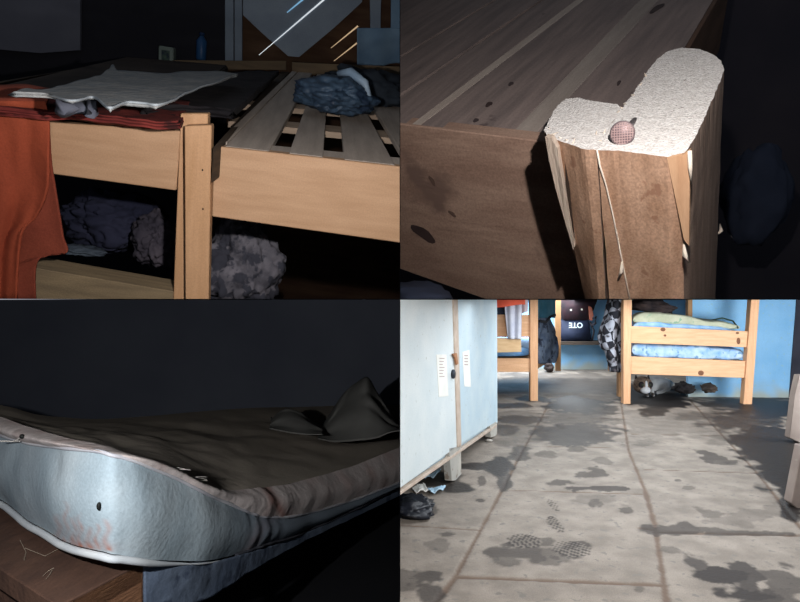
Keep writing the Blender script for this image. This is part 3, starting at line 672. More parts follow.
for t in ((500, 466, 16, 10, .95), (478, 466, 34, 3.6, .9), (505, 478, 8, 14, .8), (520, 452, 12, 9, .75), (458, 487, 16, 7, .95), (435, 478, 26, 9, .9),
          (576, 404, 34, 9, .95), (576, 418, 44, 7, .55), (577, 433, 46, 13, .85, 0), (600, 410, 20, 8, .8), (520, 420, 26, 5, .75), (512, 406, 22, 3, .85), (532, 398, 14, 4, .9), (505, 430, 16, 6, .7),
          (645, 396, 30, 10, 1), (662, 402, 34, 7, 1), (640, 388, 26, 7, 1), (690, 392, 70, 6, .9), (655, 410, 16, 7, .9), (715, 416, 40, 6, .5),
          (765, 408, 36, 14, 1), (770, 440, 44, 22, 1), (782, 465, 30, 26, 1), (748, 420, 46, 12, .9), (794, 492, 16, 24, 1), (790, 510, 10, 14, 1), (735, 404, 40, 6, .9), (720, 440, 14, 6, .4)):
    blotch(wet, t[0], t[1], t[2], t[3], t[4], t[5] if len(t) > 5 else 0, rag=.55, seed=31)
blotch(wet, 580, 385, 60, 9, .55, 0, .3); blotch(wet, 520, 385, 40, 8, .6, 0, .3)
for t in ((560, 382, 90, 13, .55), (590, 395, 50, 10, .45), (575, 425, 48, 16, .35), (520, 425, 40, 22, .45), (660, 420, 50, 14, .35), (700, 425, 50, 16, .4), (640, 440, 40, 10, .2), (450, 500, 40, 40, .12)):
    blotch(damp, t[0], t[1], t[2], t[3], t[4], 0, .7, 6, 90)
# shoe prints: herring-bone bars inside two sole shapes
for (x, y, rx, ry, an) in ((524, 541, 17, 7, -.25), (572, 549, 20, 8, .1), (553, 505, 4, 6, 0), (555, 524, 6, 9, 0)):
    c0 = G(x, y); ex = G(x+rx, y)-c0; ey = G(x, y+ry)-c0; dx, dy = XX-c0[0], YY-c0[1]
    u, v = dx/ex[0], dy/(ey[1]); inside = (u*u+v*v < 1)
    bars = (np.sin((dx*math.cos(an+.7)+dy*math.sin(an+.7))*330+3*np.abs(v)) > .1)
    damp = np.where(inside, np.clip(damp*.4+.8*bars, 0, 1), damp)
grime = fb_(XX, YY, 3.2, 70)
bm = bmesh.new()
me = bpy.data.meshes.new('floor'); nr, nc = XX.shape
ZZ = -.004*joint-.0012*np.clip(fb_(XX, YY, 40, 50)-.5, -1, 1)
co = np.stack([XX.ravel(), YY.ravel(), ZZ.ravel()], 1).astype(np.float32)
idx = np.arange(nr*nc).reshape(nr, nc)
fq = np.stack([idx[:-1, :-1], idx[:-1, 1:], idx[1:, 1:], idx[1:, :-1]], -1).reshape(-1, 4)
me.vertices.add(len(co)); me.vertices.foreach_set('co', co.ravel())
me.loops.add(fq.size); me.loops.foreach_set('vertex_index', fq.ravel().astype(np.int32))
me.polygons.add(len(fq)); me.polygons.foreach_set('loop_start', np.arange(0, fq.size, 4, dtype=np.int32))
me.update(calc_edges=True)
for nme, arr in (('joint', joint), ('damp', damp), ('wet', wet), ('grime', grime)):
    at = me.attributes.new(nme, 'FLOAT', 'POINT'); at.data.foreach_set('value', arr.ravel().astype(np.float32))
fm = mat('worn_slab', '#7f766d', '#968c82', 9, .8, bump=.25, bscale=70, attr=[('joint', '#6b5a4e'), ('damp', '#3a3533'), ('wet', '#221d1b')], grainy=.14, spots=(30, '#7b756e', .6))
nt = fm.node_tree; at = nt.nodes.new('ShaderNodeAttribute'); at.attribute_name = 'wet'
mr = nt.nodes.new('ShaderNodeMapRange'); mr.inputs[3].default_value = .8; mr.inputs[4].default_value = .52; nt.links.new(at.outputs['Fac'], mr.inputs[0]); nt.links.new(mr.outputs[0], nt.nodes['Principled BSDF'].inputs['Roughness'])
me.materials.append(fm); fo = bpy.data.objects.new('floor', me); COL.objects.link(fo); fo['kind'] = 'structure'

blue = mat('blue_wall_paint', '#82b8e2', '#90c2e8', 5, .8, bump=.1, bscale=30, spots=(34, '#93bcd4', .62), grainy=.08, attr=[('peel', '#a9b2ad')])
def wallbox(name, lo, hi, m): return struct(name, box(lo, hi), m)
pA = floorpt(575, 369); pB = floorpt(765, 396)
def wallgrid(p, q, z1, name):
    p, q = Vector(p), Vector(q)
    n = Vector((-(q-p).y, (q-p).x, 0)).normalized()
    bm = surf(lambda u, v: p.lerp(q, u)+UP*(z1*v)+n*(.004*fn(p.lerp(q, u)+UP*z1*v, 5)), 90, 40, .05)
    o = struct(name, bm, blue)
    at = o.data.attributes.new('peel', 'FLOAT', 'POINT')
    for i, v in enumerate(o.data.vertices):
        w = v.co+o.location; k = max(0, 1-w.z/.13)*1.3-.25+.9*fn(w, 9, 4); at.data[i].value = min(1, max(0, k))*(1 if w.z < .2 else 0)
    return o
wallgrid((.001, pA.y, 0), (3.88, pA.y, 0), H-.0015, 'wall_back')
xk = P(712, 396, pB.y).x
wallgrid((P(686, 396, pB.y).x, pB.y, 0), (P(793, 396, pB.y).x, pB.y-.04, 0), H-.0015, 'wall_right')
wr = floorpt(793, 396)
struct('wall_side', prism([Vector((3.9, 1.3, 0)), Vector((4.0, 1.3, 0)), Vector((4.0, 7.9, 0)), Vector((3.9, 7.9, 0))], UP*.845), blue)
dk = mat('dark_door_wood', '#2b2b35', '#3a3942', 5, .8)
def zcol(x0, x1, xt0, xt1, yb, D, m, nm, par=None, th=.03, yt=297, bev=.002):
    return obj(nm, prism([P(xt0, yt, D), P(xt1, yt, D), P(x1, yb, D), P(x0, yb, D)], Vector((0, th, 0)), bev), m, par)
Dd = pB.y-.10
o = obj('door_1', prism([P(797, 297, Dd), P(900, 297, Dd), P(900, 397, Dd), P(789.5, 397, Dd)], Vector((0, .04, 0)), 0), dk); o['kind'] = 'structure'

# ---- metal locker on the left
Ap, Bp = floorpt(455, 481), floorpt(494.5, 437)
dirL = (Bp-Ap); dirL.z = 0; dirL.normalize(); nL = Vector((dirL.y, -dirL.x, 0))
if nL.dot(C-Ap) < 0: nL = -nL
def lk(x, y, o=0): return hit(x, y, Ap+nL*o, nL)
lockm = mat('pale_blue_enamel', '#bcd2de', '#cbdce3', 6, .45, bump=.08, bscale=30, spots=(45, '#aeb7b4', .66), grainy=.05)
lock_lit = mat('white_enamel', '#d2dde0', '#dde5e6', 6, .45, bump=.08, bscale=30, spots=(40, '#bfc7c4', .66), grainy=.05)  # same locker enamel, paler: overexposure of the left door in its colour
locker = thing('locker', Vector((Ap.x, Ap.y, 0)), 'tall pale blue two door metal locker standing on legs at the left', 'locker')
obj('carcass', prism([lk(330, 285, -.022), lk(497, 285, -.022), lk(497.5, 423, -.022), lk(330, 540, -.022)], nL*-.5, .002), lockm, locker)
dl = obj('door', prism([lk(330, 285), lk(454, 285), lk(458.5, 446), lk(330, 540)], nL*-.02, .003), lock_lit, locker)
dr = obj('door', prism([lk(457.5, 285), lk(496, 285), lk(496, 422), lk(461.5, 444)], nL*-.02, .003), lockm, locker)
obj('door_edge', prism([lk(453, 285, .006), lk(457.5, 285, .006), lk(461.5, 446, .006), lk(458, 447, .006)], nL*-.012, .001), mat('worn_door_edge', '#b9a595', '#cbbcae', 18, .6), locker)
obj('bottom_rail', prism([lk(330, 541, .002), lk(497, 424, .002), lk(497, 426.5, .002), lk(330, 545, .002)], nL*-.02, .001), _m['worn_door_edge'], locker)
legm = mat('leg_enamel', '#a8a6a0', '#bdb9b0', 8, .6, spots=(30, '#8b7f74', .6))
for q_ in ([(449, 448), (461, 446), (461.5, 480), (452, 481)], [(490, 425), (497, 422), (497.5, 436), (491, 437.5)]):
    obj('leg', prism([lk(x, y, -.0) for x, y in q_], nL*-.035, .002), legm, locker)
paper = mat('white_paper', '#e6e6e0', '#f0efea', 10, .8)
obj('paper_label', prism([lk(436.5, 354.5, .002), lk(446.5, 354.5, .002), lk(448.5, 396, .002), lk(439, 397, .002)], nL*-.0015), paper, dl)
obj('paper_label', prism([lk(462.5, 352, .002), lk(469.5, 350, .002), lk(471, 387, .002), lk(464.5, 386.5, .002)], nL*-.0015), paper, dr)
pr1 = bmesh.new()
for i in range(7):
    for (xa, xb, y) in ((439.5, 444.5, 358+i*3.0),): prism([lk(xa, y, .0026), lk(xb-(i % 3)*.8, y, .0026), lk(xb-(i % 3)*.8, y+.9, .0026), lk(xa, y+.9, .0026)], nL*-.0005, bm=pr1)
obj('faint_print', pr1, mat('faded_ink', '#b9a9a4'), dl)
pr1 = bmesh.new()
for i in range(4): prism([lk(464.5, 355+i*3.0, .0026), lk(468, 355+i*3.0, .0026), lk(468, 356.2+i*3, .0026), lk(464.5, 356.2+i*3, .0026)], nL*-.0005, bm=pr1)
obj('faint_print', pr1, mat('faded_ink', '#b9a9a4'), dr)
obj('hasp', prism([lk(453, 354, .012), lk(457, 353, .012), lk(458.5, 364, .016), lk(457, 365, .016), lk(455.5, 358, .012)], nL*-.008, .001), mat('rusty_hasp', '#9a6a48', '#b07f5c', 20, .7), locker)
lkp = obj('lock', lathe(lk(452, 374, .0), nL, [(.020, 0), (.022, .006), (.02, .012), (.014, .015)], 20), mat('lock_steel', '#2b3038', '#3a4048', 20, .4, metal=.5), dl, True)
obj('keyhole', lathe(lk(452, 374, .0155), nL, [(.006, 0), (.006, .002)], 12), mat('black_hole', '#080808'), lkp)

# litter under the locker
litter = mat('pale_blue_paper', '#9fc0d8', '#b6d0e0', 8, .7)
def crump(pts, z, lb, m, seed, nm='paper_scrap', cat='paper'):
    P4 = [hit(x, y, Vector((0, 0, .008)), UP) for x, y in pts]
    o = obj(nm, surf(lambda u, v: P4[0].lerp(P4[1], u).lerp(P4[3].lerp(P4[2], u), v)+UP*(.002+z*abs(math.sin(u*4+seed))*(.4+.6*v)+.01*abs(fn(Vector((u*3, v*3, seed)), 2))), 16, 12, .003), m, None, True)
    tag(o, lb, cat)
crump([(420, 479), (441, 471), (440, 476), (425, 482)], .02, 'pale blue crumpled paper under the locker, further back', litter, 1)
crump([(427, 490), (446, 487), (443, 492), (431, 495)], .014, 'pale blue flattened paper in front of the locker leg', litter, 2)
crump([(412, 489), (424, 484), (428, 492), (416, 494)], .012, 'whitish scrap of paper between the black bag and the blue paper', paper, 3)
o = obj('plastic_bag', blob(floorpt(407, 512)+UP*.022, (Vector((.105, 0, 0)), Vector((0, .11, 0)), Vector((0, 0, .03))), .4, 2.2, 61, 4, flat=-.7), mat('black_bag_film', '#14161c', '#20222a', 10, .35, bump=.6, bscale=25), None, True)
tag(o, 'black plastic bag crumpled on the floor at the left edge', 'bag')
o = obj('pebble', blob(floorpt(490, 438)+UP*.008+Vector((-.02, -.1, 0)), (Vector((.02, 0, 0)), Vector((0, .02, 0)), Vector((0, 0, .008))), .4, 3, 63, 2), mat('crumbs', '#b5b0a8'), None, True)
tag(o, 'pale crumb of plaster on the floor beside the far locker leg', 'crumb')

# ---- pine bunk on the right
pineR = mat('orange_pine', '#d6a47c', '#e2b48c', 5, .55, None, (1.5, 8, 14), .08, 20, grainy=.08)
pineRv = mat('orange_pine_post', '#d4a078', '#e0b088', 5, .55, None, (14, 8, 1.2), .08, 20, grainy=.08)
knotR = mat('pine_knot', '#6a4330', '#7c5238', 20, .7)
Df = floorpt(628, 404).y
bk = thing('bunk_bed', floorpt(688, 404), 'pine bunk bed with knotty end rails by the blue back wall', 'bed')
def fr(pts, D, th, m, nm, par, bev=.002, back=None):
    return obj(nm, prism([P(x, y, D) for x, y in pts], Vector((0, th, 0)), bev), m, par)
fr([(623.5, 296), (632, 296), (630.5, 404), (623.5, 404)], Df-.005, .06, pineRv, 'post', bk)
fr([(751.5, 296), (760, 296), (752, 405.5), (743.5, 405.5)], Df-.005, .06, pineRv, 'post', bk)
ru = fr([(631, 326), (752, 331.5), (751, 347.5), (631, 343)], Df+.012, .03, pineR, 'end_rail', bk)
rd = fr([(631, 356.5), (746, 361), (746, 378), (631, 374)], Df+.012, .03, pineR, 'end_rail', bk)
def kn(x, y, rx, ry, par, D=Df+.011): return obj('knot', prism([P(x+rx*math.cos(t*.6283), y+ry*math.sin(t*.6283), D) for t in range(10)], Vector((0, .003, 0))), knotR, par)
kn(663, 329.5, 2.6, 2, ru); kn(665, 335.5, 1.4, 1.2, ru); kn(738.5, 341, 2, 3.4, ru); kn(737.5, 333, 1.8, 1.2, ru)
kn(701, 373, 3, 2.6, rd)
Dbk = pB.y-.12
def back_of(x, y, D): return P(x, y, D)
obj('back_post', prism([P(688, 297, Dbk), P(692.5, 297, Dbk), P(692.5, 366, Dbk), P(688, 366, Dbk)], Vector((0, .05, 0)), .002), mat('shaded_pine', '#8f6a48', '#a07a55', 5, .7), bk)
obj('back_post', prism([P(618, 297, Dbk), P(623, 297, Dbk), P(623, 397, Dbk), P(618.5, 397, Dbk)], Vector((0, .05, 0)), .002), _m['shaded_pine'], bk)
for (p, q, D0) in (((624, 356.5), (624, 374), Df+.05), ((746, 361), (746, 378), Df+.05)):
    z0 = P(*q, D0).z; z1 = P(*p, D0).z; sk_ = .1 if p[0] < 700 else .0; x0 = P(p[0]+(6 if p[0] < 700 else 0), 0, D0).x
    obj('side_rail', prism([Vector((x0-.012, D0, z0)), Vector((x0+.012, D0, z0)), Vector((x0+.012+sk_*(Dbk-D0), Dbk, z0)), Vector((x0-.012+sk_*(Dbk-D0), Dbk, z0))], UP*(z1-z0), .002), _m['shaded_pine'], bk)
# bed deck so the mattress is carried
zlow = P(688, 360, Df).z
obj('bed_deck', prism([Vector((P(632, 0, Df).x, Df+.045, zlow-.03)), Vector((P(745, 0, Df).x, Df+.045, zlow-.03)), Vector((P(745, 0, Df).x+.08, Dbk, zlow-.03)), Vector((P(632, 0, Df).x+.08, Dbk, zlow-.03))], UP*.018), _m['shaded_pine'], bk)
quiltb = mat('blue_quilt', '#86aede', '#b9cfe6', 16, .9, bump=.4, bscale=30, spots=(24, '#6f94b8', .58))
def soft_box(pts, D, th, r, m, nm, amp=.01, seed=1):
    """a pillowy slab: the end outline in pixels at D, run back by th"""
    n = len(pts)
    lo, hi = pts
    def top_(u, v):
        ang = v*2*math.pi
        l = cr([Vector((x, y, 0)) for x, y in lo], u); h_ = cr([Vector((x, y, 0)) for x, y in hi], u)
        cy_, hy = (l.y+h_.y)/2, abs(l.y-h_.y)/2
        e = (abs(math.sin(min(u, 1-u)*math.pi*3)) if min(u, 1-u) < .1667 else 1); e = .35+.65*e**.5
        p0 = P(l.x, cy_, D); hz = hy/F*D*e
        cx_, sx_ = math.cos(ang), math.sin(ang)
        yy = D+th/2+(-1 if cx_ > 0 else 1)*th/2*abs(cx_)**.35*1; zz = p0.z+hz*(1 if sx_ > 0 else -1)*abs(sx_)**.5
        p = Vector((p0.x+.324*(yy-D), yy, zz)); return p+Vector((0, .3, 1))*(amp*fn(p, 9, seed))
    bm = surf(top_, 60, 36)
    bmesh.ops.remove_doubles(bm, verts=bm.verts[:], dist=1e-5); bmesh.ops.holes_fill(bm, edges=[e for e in bm.edges if e.is_boundary], sides=0)
    return bm
o = obj('mattress', soft_box(([(632, 357.5), (660, 359.5), (700, 360.5), (744, 361.5)], [(632, 342), (660, 344), (700, 346), (744, 349)]), Df+.05, pB.y-.06-Df-.05, .02, m=None, nm='', amp=.014), quiltb, None, True)
tag(o, 'blue patterned mattress showing between the two end rails of the right bunk', 'mattress')
# upper quilt: beige over blue, resting on it
o = obj('quilt', soft_box(([(633, 334), (660, 336), (700, 338), (741, 340)], [(633, 321.5), (655, 321), (690, 323.5), (715, 325), (741, 331)]), Df+.06, pB.y-.09-Df-.05, .02, None, '', .01, 4), mat('bright_blue_quilt', '#7fb0e6', '#a9c8ea', 14, .9, bump=.4, bscale=30), None, True)
tag(o, 'bright blue quilt folded under the beige cover on the right bunk', 'quilt')
o = obj('bedspread', soft_box(([(633, 325), (655, 324), (690, 326), (715, 327), (740, 330)], [(633, 314), (648, 312), (675, 314), (700, 319), (722, 321), (740, 325)]), Df+.07, pB.y-.11-Df-.05, .02, None, '', .012, 8), mat('beige_green_cover', '#a9ad94', '#bfc0aa', 12, .95, bump=.4, bscale=30, spots=(26, '#8aa68c', .6)), None, True)
tag(o, 'beige green bedspread on top of the right bunk mattress', 'bedspread')
o = obj('blanket', blob(P(650, 307, Df+.24), (Vector((.19, 0, -.022)), Vector((0, .13, 0)), Vector((0, 0, .06))), .4, 2, 71, 4, flat=-.7), mat('black_brown_blanket', '#1d1a1f', '#3a2e2c', 12, .95, bump=.5, bscale=20), None, True)
tag(o, 'dark brown blanket heaped on the beige bedspread', 'blanket')
o = obj('cloth_strap', tube([P(708, 321, Df+.2), P(722, 318, Df+.17), P(733, 321, Df+.13), P(738, 328, Df+.06)], .007, 6), mat('green_black_strap', '#2f4a38', '#2a2f30', 20, .8), None, True)
tag(o, 'thin dark green strap lying over the right corner of the bedspread', 'strap')
struct('window_5', box((P(694, 0, pB.y-.04).x, pB.y-.04, P(0, 330, pB.y).z), (P(735, 0, pB.y-.04).x, pB.y-.008, .848)), mat('grey_teal_panel', '#55707c', '#5f7a86', 5, .6))
# checked blanket hanging at the left of the bunk
plm = bpy.data.materials.new('checked_fleece'); plm.use_nodes = True; N = plm.node_tree.nodes; Lk = plm.node_tree.links
tc = N.new('ShaderNodeTexCoord'); mpn = N.new('ShaderNodeMapping'); mpn.inputs['Rotation'].default_value = (0, .5, .3); Lk.new(tc.outputs['Object'], mpn.inputs[0])
wn = N.new('ShaderNodeTexNoise'); wn.inputs['Scale'].default_value = 5; Lk.new(mpn.outputs[0], wn.inputs['Vector'])
wa = N.new('ShaderNodeVectorMath'); wa.operation = 'MULTIPLY_ADD'; wa.inputs[1].default_value = (.14, .14, .14); Lk.new(wn.outputs['Color'], wa.inputs[0]); Lk.new(mpn.outputs[0], wa.inputs[2])
ca = N.new('ShaderNodeTexChecker'); ca.inputs['Scale'].default_value = 15; ca.inputs['Color1'].default_value = (0, 0, 0, 1); ca.inputs['Color2'].default_value = (1, 1, 1, 1); Lk.new(wa.outputs[0], ca.inputs['Vector'])
nb_ = N.new('ShaderNodeTexNoise'); nb_.inputs['Scale'].default_value = 14; Lk.new(mpn.outputs[0], nb_.inputs['Vector'])
ck = N.new('ShaderNodeMath'); ck.operation = 'MULTIPLY_ADD'; ck.inputs[1].default_value = .28; Lk.new(ca.outputs['Fac'], ck.inputs[0])
sb_ = N.new('ShaderNodeMath'); sb_.operation = 'SUBTRACT'; sb_.inputs[1].default_value = .12; Lk.new(nb_.outputs[0], sb_.inputs[0]); Lk.new(sb_.outputs[0], ck.inputs[2])
rp = N.new('ShaderNodeValToRGB'); rp.color_ramp.interpolation = 'LINEAR'; e = rp.color_ramp.elements
e[0].position = .42; e[0].color = lin('#14161f'); e[1].position = .62; e[1].color = lin('#9a9da8'); x_ = e.new(.52); x_.color = lin('#3a3338')
Lk.new(ck.outputs[0], rp.inputs[0]); Lk.new(rp.outputs[0], N['Principled BSDF'].inputs['Base Color']); N['Principled BSDF'].inputs['Roughness'].default_value = .95
def pb_(u, v):
    L_ = cr([Vector((x, y, 0)) for x, y in ((609, 294), (606, 304), (603, 318), (599, 330), (600, 345), (606, 350), (609, 360), (612, 372))], v)
    x = L_.x+(624.5-L_.x)*u; D = Df+.10+.05*math.sin(u*7+v*4)+.03*fn(Vector((u*3, v*4, 0)), 2)
    return P(x, L_.y, D)
o = obj('blanket', surf(pb_, 30, 50, .02), plm, None, True); tag(o, 'black and white checked blanket hanging beside the left post of the right bunk', 'blanket')

# ---- under the bunk: a cat and odds and ends
fur_w = mat('white_fur', '#c9cbd0', '#dcdcde', 60, .95); fur_d = mat('dark_fur', '#1e1c22', '#332c2c', 60, .95); fur_b = mat('tabby_fur', '#6a5a50', '#8a7768', 40, .95, spots=(40, '#453a36', .55))
Dc = floorpt(642, 398).y+.12
hc = P(642, 384.5, Dc); R_ = 9.5/F*Dc
cat = thing('cat', Vector((hc.x, hc.y, 0)), 'tabby and white cat crouching under the right bunk, face towards the room', 'cat')
# one skinned body: rump, chest, neck, head, legs
bm = bmesh.new()
def bv(p): return bm.verts.new(p)
bx, by = hc.x, hc.y
sk_pts = [(bx+.30, by+.20, .085), (bx+.22, by+.16, .095), (bx+.12, by+.11, .09), (bx+.045, by+.05, .085), (hc.x, hc.y+.01, hc.z-.012)]
vs_ = [bm.verts.new(p) for p in sk_pts]
for p, q_ in zip(vs_, vs_[1:]): bm.edges.new((p, q_))
rad = [.065, .08, .07, .055, .05]
ex = [(3, [(bx+.03, by-.0, .05), (bx+.02, by-.05, .018), (bx+.015, by-.09, .014)], [.024, .016, .014]), (3, [(bx+.09, by+.02, .05), (bx+.08, by-.03, .018), (bx+.075, by-.07, .014)], [.024, .016, .014]),
      (0, [(bx+.27, by+.13, .05), (bx+.20, by+.09, .02), (bx+.15, by+.06, .016)], [.035, .02, .014]), (0, [(bx+.36, by+.22, .05), (bx+.40, by+.14, .02), (bx+.36, by+.06, .014)], [.02, .012, .01])]
for k, pts, rs_ in ex:
    prev = vs_[k]
    for p, r_ in zip(pts, rs_):
        v = bm.verts.new(p); bm.edges.new((prev, v)); prev = v; vs_.append(v); rad.append(r_)
cw = Vector((bx, by, 0))
for v in bm.verts: v.co -= cw
me = bpy.data.meshes.new('body'); bm.to_mesh(me); bm.free()
bo = bpy.data.objects.new('body', me); COL.objects.link(bo); bo.parent = cat
sm = bo.modifiers.new('skin', 'SKIN'); sb = bo.modifiers.new('sub', 'SUBSURF'); sb.levels = sb.render_levels = 2
for i, r_ in enumerate(rad): me.skin_vertices[0].data[i].radius = (r_, r_); me.skin_vertices[0].data[i].use_root = (i == 0)
me.materials.append(mat('grey_white_fur', '#9a9c9e', '#b4b4b4', 14, .95, spots=(9, '#4a4340', .56)))
def ell(cen, rx, ry, rz, sub=3):
    bm = bmesh.new(); bmesh.ops.create_icosphere(bm, subdivisions=sub, radius=1)
    for v in bm.verts: v.co = Vector(cen)+Vector((v.co.x*rx, v.co.y*ry, v.co.z*rz))
    return bm
face = obj('face', ell((hc.x, hc.y-.012, hc.z), R_, R_*.85, R_*.92), fur_b, cat, True)
def sp(dx, dz): return Vector((hc.x+dx*R_, hc.y-.012-R_*.85*math.sqrt(max(.05, 1-dx*dx-dz*dz))*.97, hc.z+dz*R_))
obj('muzzle', ell(sp(.05, -.48)+Vector((0, .006, 0)), R_*.52, R_*.38, R_*.38), fur_w, face, True)
obj('blaze', ell(sp(.08, .02)+Vector((0, .004, 0)), R_*.16, R_*.12, R_*.5), fur_w, face, True)
for s_, k_ in ((-1, .42), (1, .36)):
    obj('eye_patch', ell(sp(.08+s_*.44, .08)+Vector((0, .006, 0)), R_*.34, R_*.16, R_*.34), fur_d, face, True)
    obj('eye', ell(sp(.08+s_*.38, .08)-Vector((0, .006, 0)), R_*.13, R_*.08, R_*.11), mat('cat_eye', '#3f4636', '#4d5440', 20, .2), face, True)
    e0 = Vector((hc.x+s_*R_*.6, hc.y-.01, hc.z+R_*.62))
    obj('ear', prism([e0+Vector((-.016, 0, 0)), e0+Vector((.016, 0, 0)), e0+Vector((s_*.006, 0, .034))], Vector((0, .014, 0)), .002), fur_d, face)
obj('nose', ell(sp(.07, -.28)-Vector((0, .006, 0)), R_*.1, R_*.07, R_*.07), mat('pink_nose', '#a97872'), face, True)
def ob(x, y, dd, rx, ry, rz, m, nm, lb, cat_, seed, amp=.35):
    p = P(x, y, Dc+dd); o = obj(nm, blob(p, (Vector((rx, 0, 0)), Vector((0, ry, 0)), Vector((0, 0, rz))), amp, 2, seed, 4), m, None, True)
    lo_ = min(v.co.z for v in o.data.vertices)+o.location.z
    if lo_ < .001: o.location.z += .001-lo_
    tag(o, lb, cat_); return o
ob(664, 383, .42, .085, .08, .04, mat('pale_cloth', '#aab4bb', '#bfc6ca', 10, .9), 'cloth', 'pale grey cloth lying behind the cat under the right bunk', 'cloth', 81)
ob(676, 386, .10, .03, .06, .02, mat('white_shoe', '#c6c8c8', '#d4d4d2', 10, .8), 'shoe', 'small white shoe beside the pale cloth under the bunk', 'shoe', 82, .2)
ob(684, 388, -.12, .08, .08, .045, mat('dark_bag_cloth', '#1d1b1f', '#2c2828', 10, .9), 'bag', 'dark bag pushed under the middle of the right bunk', 'bag', 83)
ob(709, 388, -.2, .055, .07, .04, mat('brown_shoe', '#3b3330', '#4d423a', 10, .7), 'shoe', 'brown shoe under the right half of the bunk', 'shoe', 84)

# ---- pine bunk on the left, behind the locker
Dg = floorpt(534, 401).y
bk2 = thing('bunk_bed', floorpt(515, 401), 'pine bunk bed half hidden behind the pale blue locker', 'bed')
fr([(530, 296), (538, 296), (538, 401), (530.5, 401)], Dg-.005, .06, pineRv, 'post', bk2)
fr([(478, 358), (531, 358.5), (531, 372), (478, 372)], Dg+.01, .03, pineR, 'end_rail', bk2)
fr([(478, 314), (531, 315), (531, 337), (478, 337)], Dg+.012, .03, pineR, 'end_rail', bk2)
fr([(478, 338.5), (521, 338.5), (521.5, 352), (478, 353)], Dg-.07, .08, mat('box_wood', '#d0ab80', '#dbb98f', 5, .7, None, (2, 8, 10)), 'hanging_board', bk2)
D2 = Dg+1.5
obj('back_post', prism([P(555.5, 297, D2), P(561, 297, D2), P(561, 371, D2), P(556, 371, D2)], Vector((0, .05, 0)), .002), _m['shaded_pine'], bk2)
z1 = P(0, 358, Dg).z; z0 = P(0, 372, Dg).z; x0 = P(534, 0, Dg).x
obj('side_rail', prism([Vector((x0-.012, Dg+.05, z0)), Vector((x0+.012, Dg+.05, z0)), Vector((P(559, 0, D2).x+.0, D2, z0)), Vector((P(559, 0, D2).x-.024, D2, z0))], UP*(z1-z0)*.8, .002), _m['shaded_pine'], bk2)
obj('bed_deck', prism([Vector((.02, Dg+.045, z1-.02)), Vector((x0-.015, Dg+.045, z1-.02)), Vector((P(557, 0, D2).x-.03, D2, z1-.02)), Vector((.02, D2, z1-.02))], UP*.015), _m['shaded_pine'], bk2)
zt2 = P(0, 346.5, Dg).z
def mb2(u, v):
    l = Vector((.03, Dg+.05+u*1.4, 0)); r = Vector((P(529+u*14, 0, Dg+.05+u*1.4).x, Dg+.05+u*1.4, 0)); ang = v*2*math.pi; t_ = (1-math.cos(ang))/2
    cxm = (l.x+r.x)/2; hw = (r.x-l.x)/2; zz = (z1+zt2)/2
    sc = 1 if .04 < u < .96 else .8
    return Vector((cxm+hw*(1 if math.cos(ang) > 0 else -1)*abs(math.cos(ang))**.3, l.y, zz+(zt2-z1)/2*sc*(1 if math.sin(ang) > 0 else -1)*abs(math.sin(ang))**.4))
bm = surf(mb2, 30, 40); bmesh.ops.remove_doubles(bm, verts=bm.verts[:], dist=1e-5); bmesh.ops.holes_fill(bm, edges=[e for e in bm.edges if e.is_boundary], sides=0)
o = obj('mattress', bm, mat('deep_blue_quilt', '#5d8fc4', '#7fa9d2', 14, .9, bump=.3), None, True); tag(o, 'blue mattress on the bunk behind the locker', 'mattress')
denim = mat('denim_cloth', '#3e4a5e', '#5d6878', 12, .95, bump=.6, bscale=20, spots=(16, '#2b3140', .55))
def dn(u, v):
    y = 318+v*45; xr_ = cr([Vector((x, 0, 0)) for x in (548, 553, 556, 557, 554)], v).x; x = 537+(xr_-537)*u
    return P(x, y, Dg+.25+.28*u+.04*math.sin(u*6+v*5)+.03*fn(Vector((u*3, v*4, 2)), 2))
o = obj('clothes', surf(dn, 24, 40, .02), denim, None, True); tag(o, 'dark denim clothes piled over the side of the bunk behind the locker', 'clothes')
def tl_(u, v): return P(537+u*18, 294+v*24, Dg+.5+.3*u+.03*math.sin(u*9))
o = obj('towel', surf(tl_, 24, 16, .008), mat('teal_towel_cloth', '#4a8296', '#5c94a8', 12, .95, bump=.3), None, True); tag(o, 'teal towel hanging beside the post of the bunk behind the locker', 'towel')
o = obj('strap', tube([P(539, 321, Dg+.2), P(546, 322, Dg+.24), P(550, 317, Dg+.28), P(555, 315, Dg+.35)], .012, 8), mat('black_strap', '#17181d'), None, True); tag(o, 'black strap lying on the denim clothes', 'strap')
def tw(u, v):
    x = 506+u*13+(3*(1-v) if True else 0)*(u-.5)*1.5+v*1.5; return P(x, 302+v*37, Dg-.03+.012*math.sin(u*12+v)-(.075 if v > .93 else .0)*0-.06*max(0, v-.9)*0-.05*min(1, v*1.05))
o = obj('towel', surf(tw, 24, 30, .008), mat('lilac_white_towel', '#b9bccb', '#cdced8', 12, .95, bump=.3), None, True); tag(o, 'pale lilac towel hanging over the end rail behind the locker', 'towel')
o = obj('towel', surf(lambda u, v: P(521+u*7, 297+v*17-u*3, Dg-.03+.01*math.sin(u*9)), 14, 14, .008), mat('pinkish_towel', '#c3aeb4', '#d2c2c4', 12, .95), None, True); tag(o, 'short pinkish cloth hanging right of the lilac towel', 'towel')
o = obj('cloth', surf(lambda u, v: P(484+u*41, 292+v*14+1.5*math.sin(u*5), Dg-.10+.012*math.sin(u*8)), 24, 12, .01), mat('coral_red_cloth', '#e0583f', '#e86a50', 10, .9), None, True); tag(o, 'coral red cloth at the top of the bunk behind the locker', 'cloth')
